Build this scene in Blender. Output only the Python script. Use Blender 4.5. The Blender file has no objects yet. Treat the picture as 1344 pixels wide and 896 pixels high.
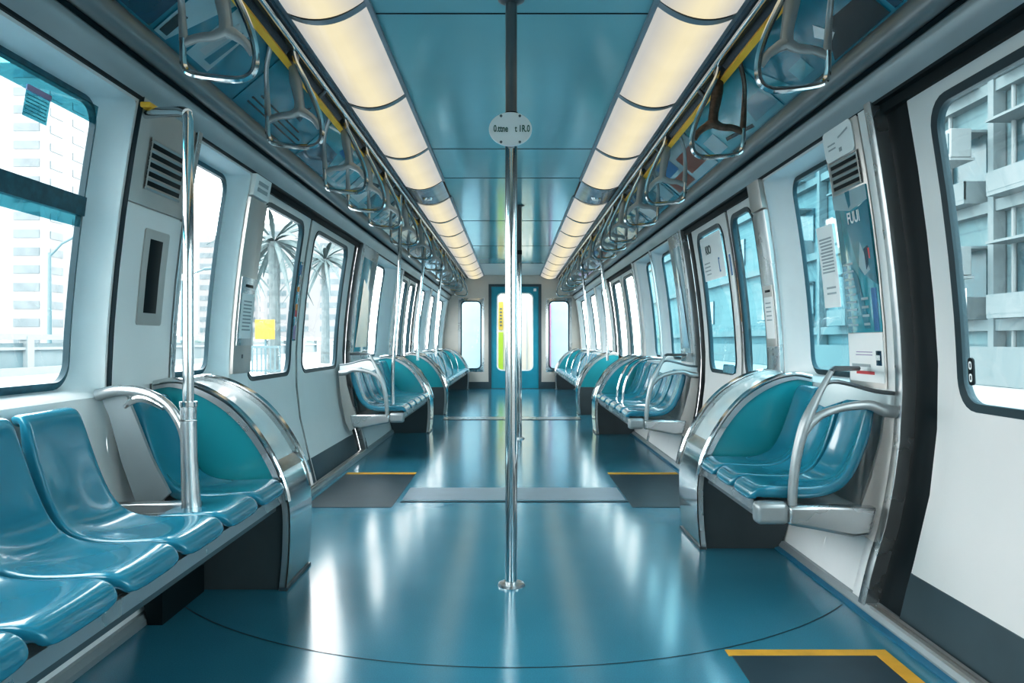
import bpy, bmesh, math, random
from mathutils import Vector, Matrix
random.seed(7)
SC = bpy.context.scene
COL = SC.collection
PI = math.pi

# ------------------------------------------------------------------ materials
def _new(name):
    m = bpy.data.materials.new(name); m.use_nodes = True
    nt = m.node_tree; nt.nodes.clear()
    out = nt.nodes.new('ShaderNodeOutputMaterial')
    return m, nt, out

def mat(name, col, rough=0.4, metal=0.0, coat=0.0, var=0.06, scale=6.0, bump=0.0, bscale=200.0, emit=0.0, spec=0.5, rvar=0.0):
    m, nt, out = _new(name)
    b = nt.nodes.new('ShaderNodeBsdfPrincipled')
    b.inputs['Roughness'].default_value = rough
    b.inputs['Metallic'].default_value = metal
    b.inputs['Coat Weight'].default_value = coat
    b.inputs['Coat Roughness'].default_value = 0.06
    b.inputs['Specular IOR Level'].default_value = spec
    tc = nt.nodes.new('ShaderNodeTexCoord')
    n = nt.nodes.new('ShaderNodeTexNoise'); n.inputs['Scale'].default_value = scale; n.inputs['Detail'].default_value = 4
    nt.links.new(tc.outputs['Object'], n.inputs['Vector'])
    r = nt.nodes.new('ShaderNodeValToRGB')
    r.color_ramp.elements[0].position = 0.3; r.color_ramp.elements[1].position = 0.7
    r.color_ramp.elements[0].color = (*[c*(1-var) for c in col], 1)
    r.color_ramp.elements[1].color = (*[min(1, c*(1+var)) for c in col], 1)
    nt.links.new(n.outputs['Fac'], r.inputs['Fac'])
    nt.links.new(r.outputs['Color'], b.inputs['Base Color'])
    if rvar:
        mr = nt.nodes.new('ShaderNodeMapRange')
        mr.inputs['To Min'].default_value = max(0.02, rough-rvar); mr.inputs['To Max'].default_value = rough+rvar
        mr.inputs['From Min'].default_value = 0.3; mr.inputs['From Max'].default_value = 0.7
        nt.links.new(n.outputs['Fac'], mr.inputs['Value']); nt.links.new(mr.outputs['Result'], b.inputs['Roughness'])
    if bump:
        n2 = nt.nodes.new('ShaderNodeTexNoise'); n2.inputs['Scale'].default_value = bscale
        nt.links.new(tc.outputs['Object'], n2.inputs['Vector'])
        bp = nt.nodes.new('ShaderNodeBump'); bp.inputs['Strength'].default_value = bump; bp.inputs['Distance'].default_value = 0.002
        nt.links.new(n2.outputs['Fac'], bp.inputs['Height']); nt.links.new(bp.outputs['Normal'], b.inputs['Normal'])
    if emit:
        nt.links.new(r.outputs['Color'], b.inputs['Emission Color']); b.inputs['Emission Strength'].default_value = emit
    nt.links.new(b.outputs['BSDF'], out.inputs['Surface'])
    return m

def glass_mat(name, tint, refl=0.12, haze=0.0, hazecol=(1, 1, 1), rough=0.02):
    m, nt, out = _new(name)
    t = nt.nodes.new('ShaderNodeBsdfTransparent'); t.inputs['Color'].default_value = (*tint, 1)
    g = nt.nodes.new('ShaderNodeBsdfGlossy'); g.inputs['Roughness'].default_value = rough
    f = nt.nodes.new('ShaderNodeLayerWeight'); f.inputs['Blend'].default_value = 0.5
    fr = nt.nodes.new('ShaderNodeMapRange'); fr.inputs['To Min'].default_value = refl*0.35; fr.inputs['To Max'].default_value = refl*1.6
    mx = nt.nodes.new('ShaderNodeMixShader')
    nt.links.new(f.outputs['Facing'], fr.inputs['Value']); nt.links.new(fr.outputs['Result'], mx.inputs['Fac'])
    nt.links.new(t.outputs[0], mx.inputs[1]); nt.links.new(g.outputs[0], mx.inputs[2])
    last = mx
    if haze:
        d = nt.nodes.new('ShaderNodeBsdfDiffuse')
        n = nt.nodes.new('ShaderNodeTexNoise'); n.inputs['Scale'].default_value = 3
        tc = nt.nodes.new('ShaderNodeTexCoord'); nt.links.new(tc.outputs['Object'], n.inputs['Vector'])
        mr = nt.nodes.new('ShaderNodeMapRange'); mr.inputs['To Min'].default_value = haze*0.6; mr.inputs['To Max'].default_value = haze*1.4
        nt.links.new(n.outputs['Fac'], mr.inputs['Value'])
        d.inputs['Color'].default_value = (*hazecol, 1)
        m2 = nt.nodes.new('ShaderNodeMixShader')
        nt.links.new(mr.outputs['Result'], m2.inputs['Fac'])
        nt.links.new(mx.outputs[0], m2.inputs[1]); nt.links.new(d.outputs[0], m2.inputs[2])
        last = m2
    nt.links.new(last.outputs[0], out.inputs['Surface'])
    return m

def lamp_mat(name, edge, core, strength):
    """frosted diffuser with a fluorescent tube glowing through its middle (object x is across the fitting)"""
    m, nt, out = _new(name)
    tc = nt.nodes.new('ShaderNodeTexCoord'); sp = nt.nodes.new('ShaderNodeSeparateXYZ')
    nt.links.new(tc.outputs['Object'], sp.inputs[0])
    ab = nt.nodes.new('ShaderNodeMath'); ab.operation = 'ABSOLUTE'; nt.links.new(sp.outputs['X'], ab.inputs[0])
    mr = nt.nodes.new('ShaderNodeMapRange'); mr.inputs['From Min'].default_value = 0.0; mr.inputs['From Max'].default_value = 0.17
    nt.links.new(ab.outputs[0], mr.inputs['Value'])
    r = nt.nodes.new('ShaderNodeValToRGB')
    r.color_ramp.elements[0].position = 0.12; r.color_ramp.elements[0].color = (*core, 1)
    r.color_ramp.elements[1].position = 0.75; r.color_ramp.elements[1].color = (*edge, 1)
    nt.links.new(mr.outputs[0], r.inputs['Fac'])
    n = nt.nodes.new('ShaderNodeTexNoise'); n.inputs['Scale'].default_value = 4
    nt.links.new(tc.outputs['Object'], n.inputs['Vector'])
    m2 = nt.nodes.new('ShaderNodeMapRange'); m2.inputs['To Min'].default_value = strength*0.92; m2.inputs['To Max'].default_value = strength*1.08
    nt.links.new(n.outputs['Fac'], m2.inputs['Value'])
    e = nt.nodes.new('ShaderNodeEmission'); nt.links.new(r.outputs['Color'], e.inputs['Color']); nt.links.new(m2.outputs[0], e.inputs['Strength'])
    g = nt.nodes.new('ShaderNodeBsdfGlossy'); g.inputs['Roughness'].default_value = 0.25
    mx = nt.nodes.new('ShaderNodeMixShader'); mx.inputs[0].default_value = 0.06
    nt.links.new(e.outputs[0], mx.inputs[1]); nt.links.new(g.outputs[0], mx.inputs[2])
    nt.links.new(mx.outputs[0], out.inputs['Surface'])
    return m

def floor_mat(name):
    m, nt, out = _new(name)
    b = nt.nodes.new('ShaderNodeBsdfPrincipled')
    tc = nt.nodes.new('ShaderNodeTexCoord')
    n = nt.nodes.new('ShaderNodeTexNoise'); n.inputs['Scale'].default_value = 1.6; n.inputs['Detail'].default_value = 5
    n2 = nt.nodes.new('ShaderNodeTexNoise'); n2.inputs['Scale'].default_value = 260; n2.inputs['Detail'].default_value = 2
    nt.links.new(tc.outputs['Object'], n.inputs['Vector']); nt.links.new(tc.outputs['Object'], n2.inputs['Vector'])
    r = nt.nodes.new('ShaderNodeValToRGB')
    r.color_ramp.elements[0].position = 0.3; r.color_ramp.elements[1].position = 0.75
    r.color_ramp.elements[0].color = (0.030, 0.195, 0.275, 1); r.color_ramp.elements[1].color = (0.038, 0.22, 0.305, 1)
    nt.links.new(n.outputs['Fac'], r.inputs['Fac'])
    mx = nt.nodes.new('ShaderNodeMix'); mx.data_type = 'RGBA'; mx.blend_type = 'OVERLAY'; mx.inputs['Factor'].default_value = 0.22
    nt.links.new(r.outputs['Color'], mx.inputs['A']); nt.links.new(n2.outputs['Fac'], mx.inputs['B'])
    nt.links.new(mx.outputs['Result'], b.inputs['Base Color'])
    mr = nt.nodes.new('ShaderNodeMapRange'); mr.inputs['To Min'].default_value = 0.13; mr.inputs['To Max'].default_value = 0.20
    nt.links.new(n.outputs['Fac'], mr.inputs['Value']); nt.links.new(mr.outputs['Result'], b.inputs['Roughness'])
    bp = nt.nodes.new('ShaderNodeBump'); bp.inputs['Strength'].default_value = 0.06; bp.inputs['Distance'].default_value = 0.001
    nt.links.new(n2.outputs['Fac'], bp.inputs['Height']); nt.links.new(bp.outputs['Normal'], b.inputs['Normal'])
    b.inputs['Specular IOR Level'].default_value = 0.95
    nt.links.new(b.outputs[0], out.inputs['Surface'])
    return m

def banded(name, c1, c2, per):
    m, nt, out = _new(name)
    b = nt.nodes.new('ShaderNodeBsdfPrincipled'); b.inputs['Roughness'].default_value = 0.7
    g = nt.nodes.new('ShaderNodeNewGeometry'); sp = nt.nodes.new('ShaderNodeSeparateXYZ'); nt.links.new(g.outputs['Position'], sp.inputs[0])
    md = nt.nodes.new('ShaderNodeMath'); md.operation = 'FRACT'; ml = nt.nodes.new('ShaderNodeMath'); ml.operation = 'MULTIPLY'; ml.inputs[1].default_value = 1/per
    nt.links.new(sp.outputs['Z'], ml.inputs[0]); nt.links.new(ml.outputs[0], md.inputs[0])
    r = nt.nodes.new('ShaderNodeValToRGB'); r.color_ramp.interpolation = 'LINEAR'
    r.color_ramp.elements[0].position = 0.0; r.color_ramp.elements[0].color = (*c2, 1); r.color_ramp.elements[1].position = 0.16; r.color_ramp.elements[1].color = (*c1, 1)
    nt.links.new(md.outputs[0], r.inputs['Fac'])
    n = nt.nodes.new('ShaderNodeTexNoise'); n.inputs['Scale'].default_value = 0.5; nt.links.new(g.outputs['Position'], n.inputs['Vector'])
    mx = nt.nodes.new('ShaderNodeMix'); mx.data_type = 'RGBA'; mx.blend_type = 'OVERLAY'; mx.inputs['Factor'].default_value = 0.5
    nt.links.new(r.outputs['Color'], mx.inputs['A']); nt.links.new(n.outputs['Fac'], mx.inputs['B']); nt.links.new(mx.outputs['Result'], b.inputs['Base Color'])
    nt.links.new(b.outputs[0], out.inputs['Surface']); return m

M = dict(
    floor=floor_mat('vinyl_floor'),
    wall=mat('wall_laminate', (0.74, 0.74, 0.735), 0.33, var=0.03, scale=2.0),
    reveal=mat('window_reveal', (0.62, 0.70, 0.73), 0.35, var=0.03),
    ceiling=mat('ceiling_panel', (0.25, 0.53, 0.585), 0.13, metal=0.15, var=0.06, scale=0.8, rvar=0.03),
    ceilend=mat('ceiling_end_panel', (0.50, 0.56, 0.58), 0.3, var=0.04),
    seam=mat('seam_dark', (0.012, 0.028, 0.036), 0.5, spec=0.15),
    beam=mat('cantrail_metal', (0.34, 0.385, 0.40), 0.35, metal=0.45, var=0.06, scale=3),
    beamtube=mat('cantrail_tube', (0.22, 0.245, 0.255), 0.36, metal=0.6, var=0.03),
    chrome=mat('polished_steel', (0.66, 0.68, 0.69), 0.12, metal=1.0, var=0.02, scale=3, rvar=0.03),
    steel=mat('brushed_steel', (0.54, 0.56, 0.57), 0.28, metal=0.9, var=0.03, scale=3, rvar=0.04),
    steelwarm=mat('warm_steel_panel', (0.52, 0.50, 0.48), 0.34, metal=0.7, var=0.06, scale=5),
    darksteel=mat('dark_steel', (0.13, 0.15, 0.16), 0.35, metal=0.7, var=0.1),
    cast=mat('cast_grey_handle', (0.36, 0.39, 0.40), 0.34, metal=0.5, var=0.06, scale=20),
    bronze=mat('bronze_handle', (0.13, 0.095, 0.075), 0.34, metal=0.7, var=0.35, scale=60),
    black=mat('black_rubber', (0.006, 0.013, 0.016), 0.5, var=0.15, spec=0.12),
    seal=mat('window_rubber', (0.008, 0.034, 0.045), 0.4, var=0.15, spec=0.2),
    sealteal=mat('teal_window_rubber', (0.012, 0.09, 0.125), 0.4, var=0.3, scale=40, spec=0.25),
    door=mat('door_laminate', (0.68, 0.68, 0.675), 0.34, var=0.03, scale=2),
    kick=mat('kick_plate', (0.050, 0.082, 0.098), 0.35, var=0.08, spec=0.35),
    seat=mat('moulded_seat_plastic', (0.017, 0.205, 0.295), 0.2, coat=0.6, var=0.06, scale=3),
    screen=mat('teal_screen_laminate', (0.012, 0.30, 0.345), 0.28, coat=0.2, var=0.05, scale=3),
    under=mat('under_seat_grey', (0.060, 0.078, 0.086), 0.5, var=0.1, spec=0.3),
    frost=mat('pale_screen_cover', (0.62, 0.70, 0.72), 0.16, metal=0.25, var=0.05),
    yellow=mat('yellow_bar', (0.86, 0.50, 0.05), 0.4, var=0.06),
    yellowline=mat('yellow_floor_line', (0.62, 0.34, 0.035), 0.5, var=0.12, scale=12),
    matdark=mat('dark_floor_patch', (0.022, 0.046, 0.062), 0.4, var=0.1, scale=10),
    bluestrip=mat('blue_edge_strip', (0.016, 0.15, 0.25), 0.3, var=0.1),
    channel=mat('rail_channel', (0.07, 0.12, 0.16), 0.25, metal=0.7),
    lightframe=mat('light_frame', (0.24, 0.30, 0.35), 0.35, metal=0.2),
    lamp=lamp_mat('light_diffuser', (0.60, 0.595, 0.565), (1.0, 0.86, 0.57), 0.96),
    speaker=mat('grey_ceiling_cover', (0.30, 0.35, 0.42), 0.2, metal=0.4, var=0.2, scale=8),
    glass=glass_mat('window_glass', (0.94, 0.99, 1.0), 0.10),
    glasspale=glass_mat('pale_tinted_glass', (0.80, 0.94, 0.97), 0.10, 0.15, (0.55, 0.68, 0.71)),
    glassblue=glass_mat('tinted_glass', (0.46, 0.80, 0.90), 0.14, 0.10, (0.28, 0.60, 0.70)),
    blind=glass_mat('mesh_blind', (0.10, 0.42, 0.50), 0.12, 0.35, (0.02, 0.16, 0.20)),
    paper=mat('white_paper', (0.80, 0.82, 0.82), 0.6, var=0.03),
    ink=mat('dark_ink', (0.05, 0.09, 0.10), 0.6),
    greyink=mat('grey_ink', (0.35, 0.40, 0.42), 0.6),
    greenink=mat('green_ink', (0.02, 0.10, 0.075), 0.5),
    red=mat('red_print', (0.62, 0.07, 0.08), 0.5),
    orange=mat('orange_print', (0.75, 0.27, 0.04), 0.5),
    blue=mat('blue_print', (0.02, 0.16, 0.36), 0.4),
    purple=mat('purple_print', (0.33, 0.26, 0.42), 0.5),
    brown=mat('brown_print', (0.22, 0.055, 0.03), 0.4),
    ochre=mat('ochre_print', (0.50, 0.30, 0.10), 0.5),
    teal1=mat('poster_teal', (0.016, 0.19, 0.265), 0.14, coat=0.6, var=0.15, scale=4),
    teal2=mat('poster_mid_teal', (0.035, 0.3, 0.375), 0.14, coat=0.6, var=0.15, scale=3),
    navy=mat('poster_navy', (0.008, 0.045, 0.085), 0.12, coat=0.6, var=0.35, scale=5),
    pale=mat('poster_pale', (0.33, 0.46, 0.50), 0.16, coat=0.5, var=0.12, scale=4),
    dark=mat('poster_black', (0.010, 0.014, 0.016), 0.25, coat=0.2, var=0.3),
    sign=mat('sign_plate_grey', (0.66, 0.68, 0.68), 0.4, var=0.03),
    enddoor=mat('end_door_teal', (0.012, 0.27, 0.36), 0.3, var=0.06),
    endwall=mat('end_wall_warm', (0.52, 0.485, 0.445), 0.4, var=0.03),
    cream=mat('cream_panel', (0.60, 0.555, 0.45), 0.5, var=0.03),
    lime=mat('lime_sign', (0.26, 0.40, 0.03), 0.5),
    gold=mat('gold_sign', (0.42, 0.30, 0.05), 0.5),
    pinkish=mat('pink_reflection_tint', (0.40, 0.15, 0.26), 0.5),
    skyblue=mat('sky_blue_panel', (0.34, 0.45, 0.52), 0.5),
    tower=mat('tower_concrete', (0.175, 0.182, 0.185), 0.7, var=0.03, scale=0.2),
    towerwin=mat('tower_window_band', (0.075, 0.105, 0.118), 0.4, var=0.25, scale=0.6),
    road=mat('pale_road', (0.302, 0.319, 0.323), 0.8, var=0.05, scale=0.3),
    barrier=mat('barrier_panel', (0.118, 0.168, 0.185), 0.5, var=0.15, scale=0.8),
    barriertop=mat('barrier_rail', (0.211, 0.250, 0.262), 0.5, var=0.05),
    palm=mat('palm_trunk', (0.085, 0.108, 0.112), 0.8, var=0.25, scale=5),
    frond=mat('palm_frond', (0.06, 0.092, 0.095), 0.7, var=0.25, scale=3),
    signyellow=mat('yellow_road_sign', (0.26, 0.18, 0.012), 0.5),
    facade=banded('apartment_facade', (0.085, 0.14, 0.152), (0.045, 0.085, 0.097), 0.42),
    facadelight=mat('apartment_slab', (0.105, 0.128, 0.134), 0.7, var=0.06, scale=0.5),
    facadedark=mat('apartment_window', (0.022, 0.06, 0.073), 0.25, var=0.4, scale=1.2),
    acbox=mat('air_conditioner_case', (0.15, 0.165, 0.168), 0.5, var=0.04),
    lampmetal=mat('street_lamp_metal', (0.066, 0.120, 0.138), 0.5),
    hedge=mat('roadside_hedge', (0.114, 0.156, 0.144), 0.8, var=0.3, scale=2),
)

# ------------------------------------------------------------------ mesh builder
class MB:
    def __init__(self):
        self.v = []; self.f = []; self.mi = []; self.mats = []
    def m(self, k):
        if k not in self.mats: self.mats.append(k)
        return self.mats.index(k)
    def face(self, pts, k):
        b = len(self.v); self.v += [tuple(p) for p in pts]
        self.f.append(tuple(range(b, b+len(pts)))); self.mi.append(self.m(k))
    def grid(self, rows, k, closed=False):
        """rows: list of equally long point lists"""
        b = len(self.v); n = len(rows[0]); i0 = self.m(k)
        for r in rows: self.v += [tuple(p) for p in r]
        for i in range(len(rows)-1):
            for j in range(n if closed else n-1):
                a = b+i*n+j; c = b+i*n+(j+1) % n
                self.f.append((a, c, c+n, a+n)); self.mi.append(i0)
        return self
    def box(self, c, s, k, rot=None):
        x, y, z = [q/2 for q in s]
        P = [Vector(p) for p in ((-x,-y,-z),(x,-y,-z),(x,y,-z),(-x,y,-z),(-x,-y,z),(x,-y,z),(x,y,z),(-x,y,z))]
        if rot is not None: P = [rot @ p for p in P]
        b = len(self.v); self.v += [tuple(p+Vector(c)) for p in P]; i0 = self.m(k)
        for f in ((0,3,2,1),(4,5,6,7),(0,1,5,4),(1,2,6,5),(2,3,7,6),(3,0,4,7)):
            self.f.append(tuple(b+q for q in f)); self.mi.append(i0)
        return self
    def tube(self, path, r, k, n=12, smooth=0, flat=None, caps=True):
        P = [Vector(p) for p in path]
        R = r if isinstance(r, (list, tuple)) else [r]*len(P)
        if smooth:
            Q = []; RR = []
            for i in range(len(P)-1):
                p0 = P[max(i-1, 0)]; p1 = P[i]; p2 = P[i+1]; p3 = P[min(i+2, len(P)-1)]
                for t in range(smooth):
                    u = t/smooth
                    Q.append(0.5*((2*p1)+(p2-p0)*u+(2*p0-5*p1+4*p2-p3)*u*u+(3*p1-p0-3*p2+p3)*u**3)); RR.append(R[i]*(1-u)+R[i+1]*u)
            Q.append(P[-1]); RR.append(R[-1]); P, R = Q, RR
        up = None; rows = []
        for i, p in enumerate(P):
            t = (P[min(i+1, len(P)-1)]-P[max(i-1, 0)]).normalized()
            if up is None:
                up = Vector((0, 1, 0)) if abs(t.y) < 0.8 else Vector((0, 0, 1))
            s = t.cross(up).normalized(); up = s.cross(t).normalized()
            fx, fy = flat if flat else (1, 1)
            rows.append([p+(s*math.cos(a)*fx+up*math.sin(a)*fy)*R[i] for a in [2*PI*q/n for q in range(n)]])
        self.grid(rows, k, True)
        if caps:
            self.face(rows[0][::-1], k); self.face(rows[-1], k)
        return self
    def sweep_y(self, prof, y0, y1, k, closed=False, ny=1):
        rows = [[(x, y0+(y1-y0)*i/ny, z) for (x, z) in prof] for i in range(ny+1)]
        self.grid(rows, k, closed)
        if closed:
            self.face(rows[0], k); self.face(rows[-1][::-1], k)
        return self
    def prism_y(self, poly, y0, y1, k, kside=None):
        a = [(x, y0, z) for x, z in poly]; b = [(x, y1, z) for x, z in poly]
        self.face(a, k); self.face(b[::-1], k)
        self.grid([a+[a[0]], b+[b[0]]], kside or k)
        return self
    def build(self, name, parent=None, smooth=True, weld=True, angle=35, origin=None, subsurf=0, bevel=0):
        me = bpy.data.meshes.new(name)
        V = [Vector(p) for p in self.v]
        if parent is not None:
            top = parent
            while top.parent is not None: top = top.parent
            o0 = Vector(top.get('_o', (0, 0, 0)))
        else:
            if origin is None:
                lo = [min(p[i] for p in V) for i in range(3)]; hi = [max(p[i] for p in V) for i in range(3)]
                origin = ((lo[0]+hi[0])/2, (lo[1]+hi[1])/2, lo[2])
            o0 = Vector(origin)
        me.from_pydata([tuple(p-o0) for p in V], [], self.f)
        for k in self.mats: me.materials.append(M[k])
        me.polygons.foreach_set('material_index', self.mi)
        bm = bmesh.new(); bm.from_mesh(me)
        if weld: bmesh.ops.remove_doubles(bm, verts=bm.verts, dist=1e-5)
        bmesh.ops.recalc_face_normals(bm, faces=bm.faces)
        for f in bm.faces: f.smooth = smooth
        if smooth and angle < 180:
            for e in bm.edges:
                if len(e.link_faces) == 2 and e.calc_face_angle(0) > math.radians(angle): e.smooth = False
        bm.to_mesh(me); bm.free()
        o = bpy.data.objects.new(name, me); COL.objects.link(o)
        if parent is not None: o.parent = parent
        else:
            o.location = o0; o['_o'] = tuple(o0)
        if bevel:
            b = o.modifiers.new('bevel', 'BEVEL'); b.width = bevel; b.segments = 3; b.limit_method = 'ANGLE'; b.angle_limit = math.radians(40)
        if subsurf:
            s = o.modifiers.new('sub', 'SUBSURF'); s.levels = subsurf; s.render_levels = subsurf
        return o

def tag(o, label=None, cat=None, group=None, kind=None):
    if label: o['label'] = label
    if cat: o['category'] = cat
    if group: o['group'] = group
    if kind: o['kind'] = kind
    return o
def thing(name, label, cat, loc=(0, 0, 0), group=None):
    o = bpy.data.objects.new(name, None); COL.objects.link(o)
    o.location = loc; o['_o'] = tuple(loc); o.empty_display_size = 0.1
    return tag(o, label, cat, group)
def struct(name, loc=(0, 0, 0)):
    o = bpy.data.objects.new(name, None); COL.objects.link(o)
    o.location = loc; o['_o'] = tuple(loc); o['kind'] = 'structure'
    return o
def copy_tree(o, parent=None):
    c = o.copy(); COL.objects.link(c)
    if parent is not None: c.parent = parent
    for ch in list(o.children): copy_tree(ch, c)
    return c
def text(name, body, size, k, mw, parent, ext=0.0006):
    cu = bpy.data.curves.new(name, 'FONT'); cu.body = body; cu.size = size; cu.extrude = ext
    cu.offset = size*0.018; cu.align_x = 'CENTER'; cu.align_y = 'CENTER'; cu.materials.append(M[k])
    tmp = bpy.data.objects.new('tmp', cu); COL.objects.link(tmp)
    me = bpy.data.meshes.new_from_object(tmp.evaluated_get(bpy.context.evaluated_depsgraph_get()))
    bpy.data.objects.remove(tmp); bpy.data.curves.remove(cu)
    o = bpy.data.objects.new(name, me); COL.objects.link(o); o.parent = parent
    top = parent
    while top.parent is not None: top = top.parent
    o.matrix_local = Matrix.Translation(-Vector(top['_o'])) @ mw
    return o
SIDE = {-1: 'palm-tree side', 1: 'apartment side'}
ORD = ['first', 'second', 'third', 'fourth', 'fifth', 'sixth', 'seventh', 'eighth', 'ninth', 'tenth', 'eleventh', 'twelfth', 'thirteenth', 'fourteenth', 'fifteenth', 'sixteenth']

# ------------------------------------------------------------------ car section
YN, YF = -1.6, 15.3
CEIL = 2.28
_PR = [(-0.2, 1.235), (0, 1.245), (0.15, 1.28), (0.3, 1.325), (0.45, 1.355), (0.6, 1.375), (0.8, 1.385), (1.0, 1.375), (1.2, 1.357), (1.4, 1.333), (1.6, 1.303), (1.8, 1.268), (2.0, 1.23)]
def prof(z):
    for (a, xa), (b, xb) in zip(_PR, _PR[1:]):
        if a <= z <= b: return xa+(xb-xa)*(z-a)/(b-a)
    return _PR[-1][1]
def wmap(s): return lambda y, z, off: (s*(prof(z)+off), y, z)
def rrect(y0, y1, z0, z1, r, n=6, k=7):
    out = []
    C = [((y1-r, z0+r), -PI/2), ((y1-r, z1-r), 0), ((y0+r, z1-r), PI/2), ((y0+r, z0+r), PI)]
    for i, ((cy, cz), a0) in enumerate(C):
        arc = [(cy+r*math.cos(a0+PI/2*q/n), cz+r*math.sin(a0+PI/2*q/n)) for q in range(n+1)]
        out += arc
        (c2, a2) = C[(i+1) % 4]
        nx = (c2[0]+r*math.cos(a2), c2[1]+r*math.sin(a2)); p = arc[-1]
        out += [(p[0]+(nx[0]-p[0])*q/(k+1), p[1]+(nx[1]-p[1])*q/(k+1)) for q in range(1, k+1)]
    return out
def loft(mb, mp, A, oa, B, ob, k, steps=1):
    rows = []
    for i in range(steps+1):
        t = i/steps
        rows.append([mp(a[0]*(1-t)+b[0]*t, a[1]*(1-t)+b[1]*t, oa*(1-t)+ob*t) for a, b in zip(A, B)])
    mb.grid(rows, k, True)
def pane(mb, mp, A, off, k):
    cy = sum(p[0] for p in A)/len(A); cz = sum(p[1] for p in A)/len(A)
    loft(mb, mp, A, off, [(cy, cz)]*len(A), off, k, 6)
def patch(mb, mp, y0, y1, z0, z1, off, k, dz=0.06, ny=1):
    nz = max(1, math.ceil((z1-z0)/dz))
    mb.grid([[mp(y0+(y1-y0)*j/ny, z0+(z1-z0)*i/nz, off) for j in range(ny+1)] for i in range(nz+1)], k)
def slab(mb, mp, y0, y1, z0, z1, o_out, o_in, k, kside=None, r=0.004):
    ks = kside or k
    if r > 0.009 and z1-z0 < 0.4:
        A = rrect(y0, y1, z0, z1, min(r, (y1-y0)*0.49, (z1-z0)*0.49))
        loft(mb, mp, A, o_out, A, o_in, ks, 1); pane(mb, mp, A, o_in, k); return
    nz = max(1, math.ceil((z1-z0)/0.06)); zz = [z0+(z1-z0)*i/nz for i in range(nz+1)]
    b = min(0.003, (y1-y0)*0.2)
    si = 1 if o_in < o_out else -1
    mb.grid([[mp(y0, z, o_out), mp(y0, z, o_in+si*b*0.6), mp(y0+b, z, o_in), mp(y1-b, z, o_in), mp(y1, z, o_in+si*b*0.6), mp(y1, z, o_out)] for z in zz], k)
    for z in (z0, z1):
        mb.face([mp(y0, z, o_out), mp(y0, z, o_in+si*b*0.6), mp(y0+b, z, o_in), mp(y1-b, z, o_in), mp(y1, z, o_in+si*b*0.6), mp(y1, z, o_out)], ks)

# ---------------- openings
HZ0, HZ1 = 0.765, 1.765
DZ1 = 1.775
# windows: (side, hole y0, y1, glass y0, y1)
WIN = [(-1, -1.2, 0.9, -1.1, 0.8), (-1, 1.15, 2.585, 1.26, 2.47), (-1, 3.09, 3.72, 3.12, 3.60), (-1, 7.30, 8.55, 7.36, 8.05),
       (-1, 10.75, 11.95, 10.85, 11.75), (-1, 12.2, 13.3, 12.3, 13.15), (-1, 13.6, 15.0, 13.7, 14.8),
       (1, -1.3, 0.1, -1.2, 0.0), (1, 3.11, 3.86, 3.15, 3.66), (1, 6.22, 6.98, 6.36, 6.84), (1, 7.05, 7.85, 7.15, 7.62),
       (1, 10.5, 11.6, 10.6, 11.45), (1, 11.9, 13.2, 12.0, 13.05), (1, 13.5, 15.0, 13.6, 14.8)]
# doors: (side, y0, y1, [leaf (y0,y1, glass y0,y1)])
DOOR = [(-1, 3.985, 6.46, [(4.0, 4.955, 4.06, 4.82), (4.995, 6.33, 5.12, 6.10)]),
        (-1, 8.95, 10.5, [(9.03, 9.70, 9.13, 9.6), (9.74, 10.42, 9.84, 10.32)]),
        (1, 0.35, 2.68, [(0.45, 1.46, 0.6, 1.3), (1.50, 2.52, 1.86, 2.385)]),
        (1, 4.06, 5.70, [(4.075, 4.635, 4.20, 4.585), (4.675, 5.55, 4.80, 5.41)]),
        (1, 8.1, 10.2, [(8.2, 9.12, 8.32, 9.0), (9.16, 10.1, 9.28, 9.98)])]

def build_wall(s, name):
    mb = MB(); mp = wmap(s)
    ops = sorted([(w[1], w[2], 'w') for w in WIN if w[0] == s]+[(d[1], d[2], 'd') for d in DOOR if d[0] == s])
    y = YN
    for a, b, t in ops:
        if a > y: patch(mb, mp, y, a, -0.02, 1.82, 0, 'wall')
        if t == 'w':
            patch(mb, mp, a, b, -0.02, HZ0, 0, 'wall'); patch(mb, mp, a, b, HZ1, 1.82, 0, 'wall')
        else:
            patch(mb, mp, a, b, DZ1, 1.82, 0, 'black')
        y = b
    patch(mb, mp, y, YF, -0.02, 1.82, 0, 'wall')
    o = mb.build(name, origin=(0, 0, 0)); o['kind'] = 'structure'
    return o
wall_left = build_wall(-1, 'wall_left'); wall_right = build_wall(1, 'wall_right')

def build_window(i, s, h0, h1, g0, g1):
    mp = wmap(s); w = struct('window_%d' % i, (s*1.38, (h0+h1)/2, 0.8))
    H = rrect(h0, h1, HZ0, HZ1, 0.012); G0 = rrect(g0-0.012, g1+0.012, 0.796, 1.727, 0.085); G = rrect(g0+0.012, g1-0.012, 0.82, 1.703, 0.065)
    R1 = rrect(h0+0.012, h1-0.012, HZ0+0.01, HZ1-0.01, 0.04)
    mb = MB(); loft(mb, mp, H, 0.0, R1, 0.012, 'reveal', 2); loft(mb, mp, R1, 0.012, G0, 0.06, 'reveal', 3); mb.build('frame', w)
    mb = MB(); loft(mb, mp, G0, 0.06, G, 0.05, 'sealteal' if s < 0 else 'seal', 1); loft(mb, mp, G, 0.05, G, 0.07, 'seal', 1); mb.build('rubber_seal', w)
    mb = MB(); pane(mb, mp, G, 0.062, 'glass' if s < 0 else ('glassblue' if h0 < 8 else 'glasspale')); mb.build('pane', w, angle=180)
    return w
WOBJ = [build_window(i+1, *w) for i, w in enumerate(WIN)]

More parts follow.
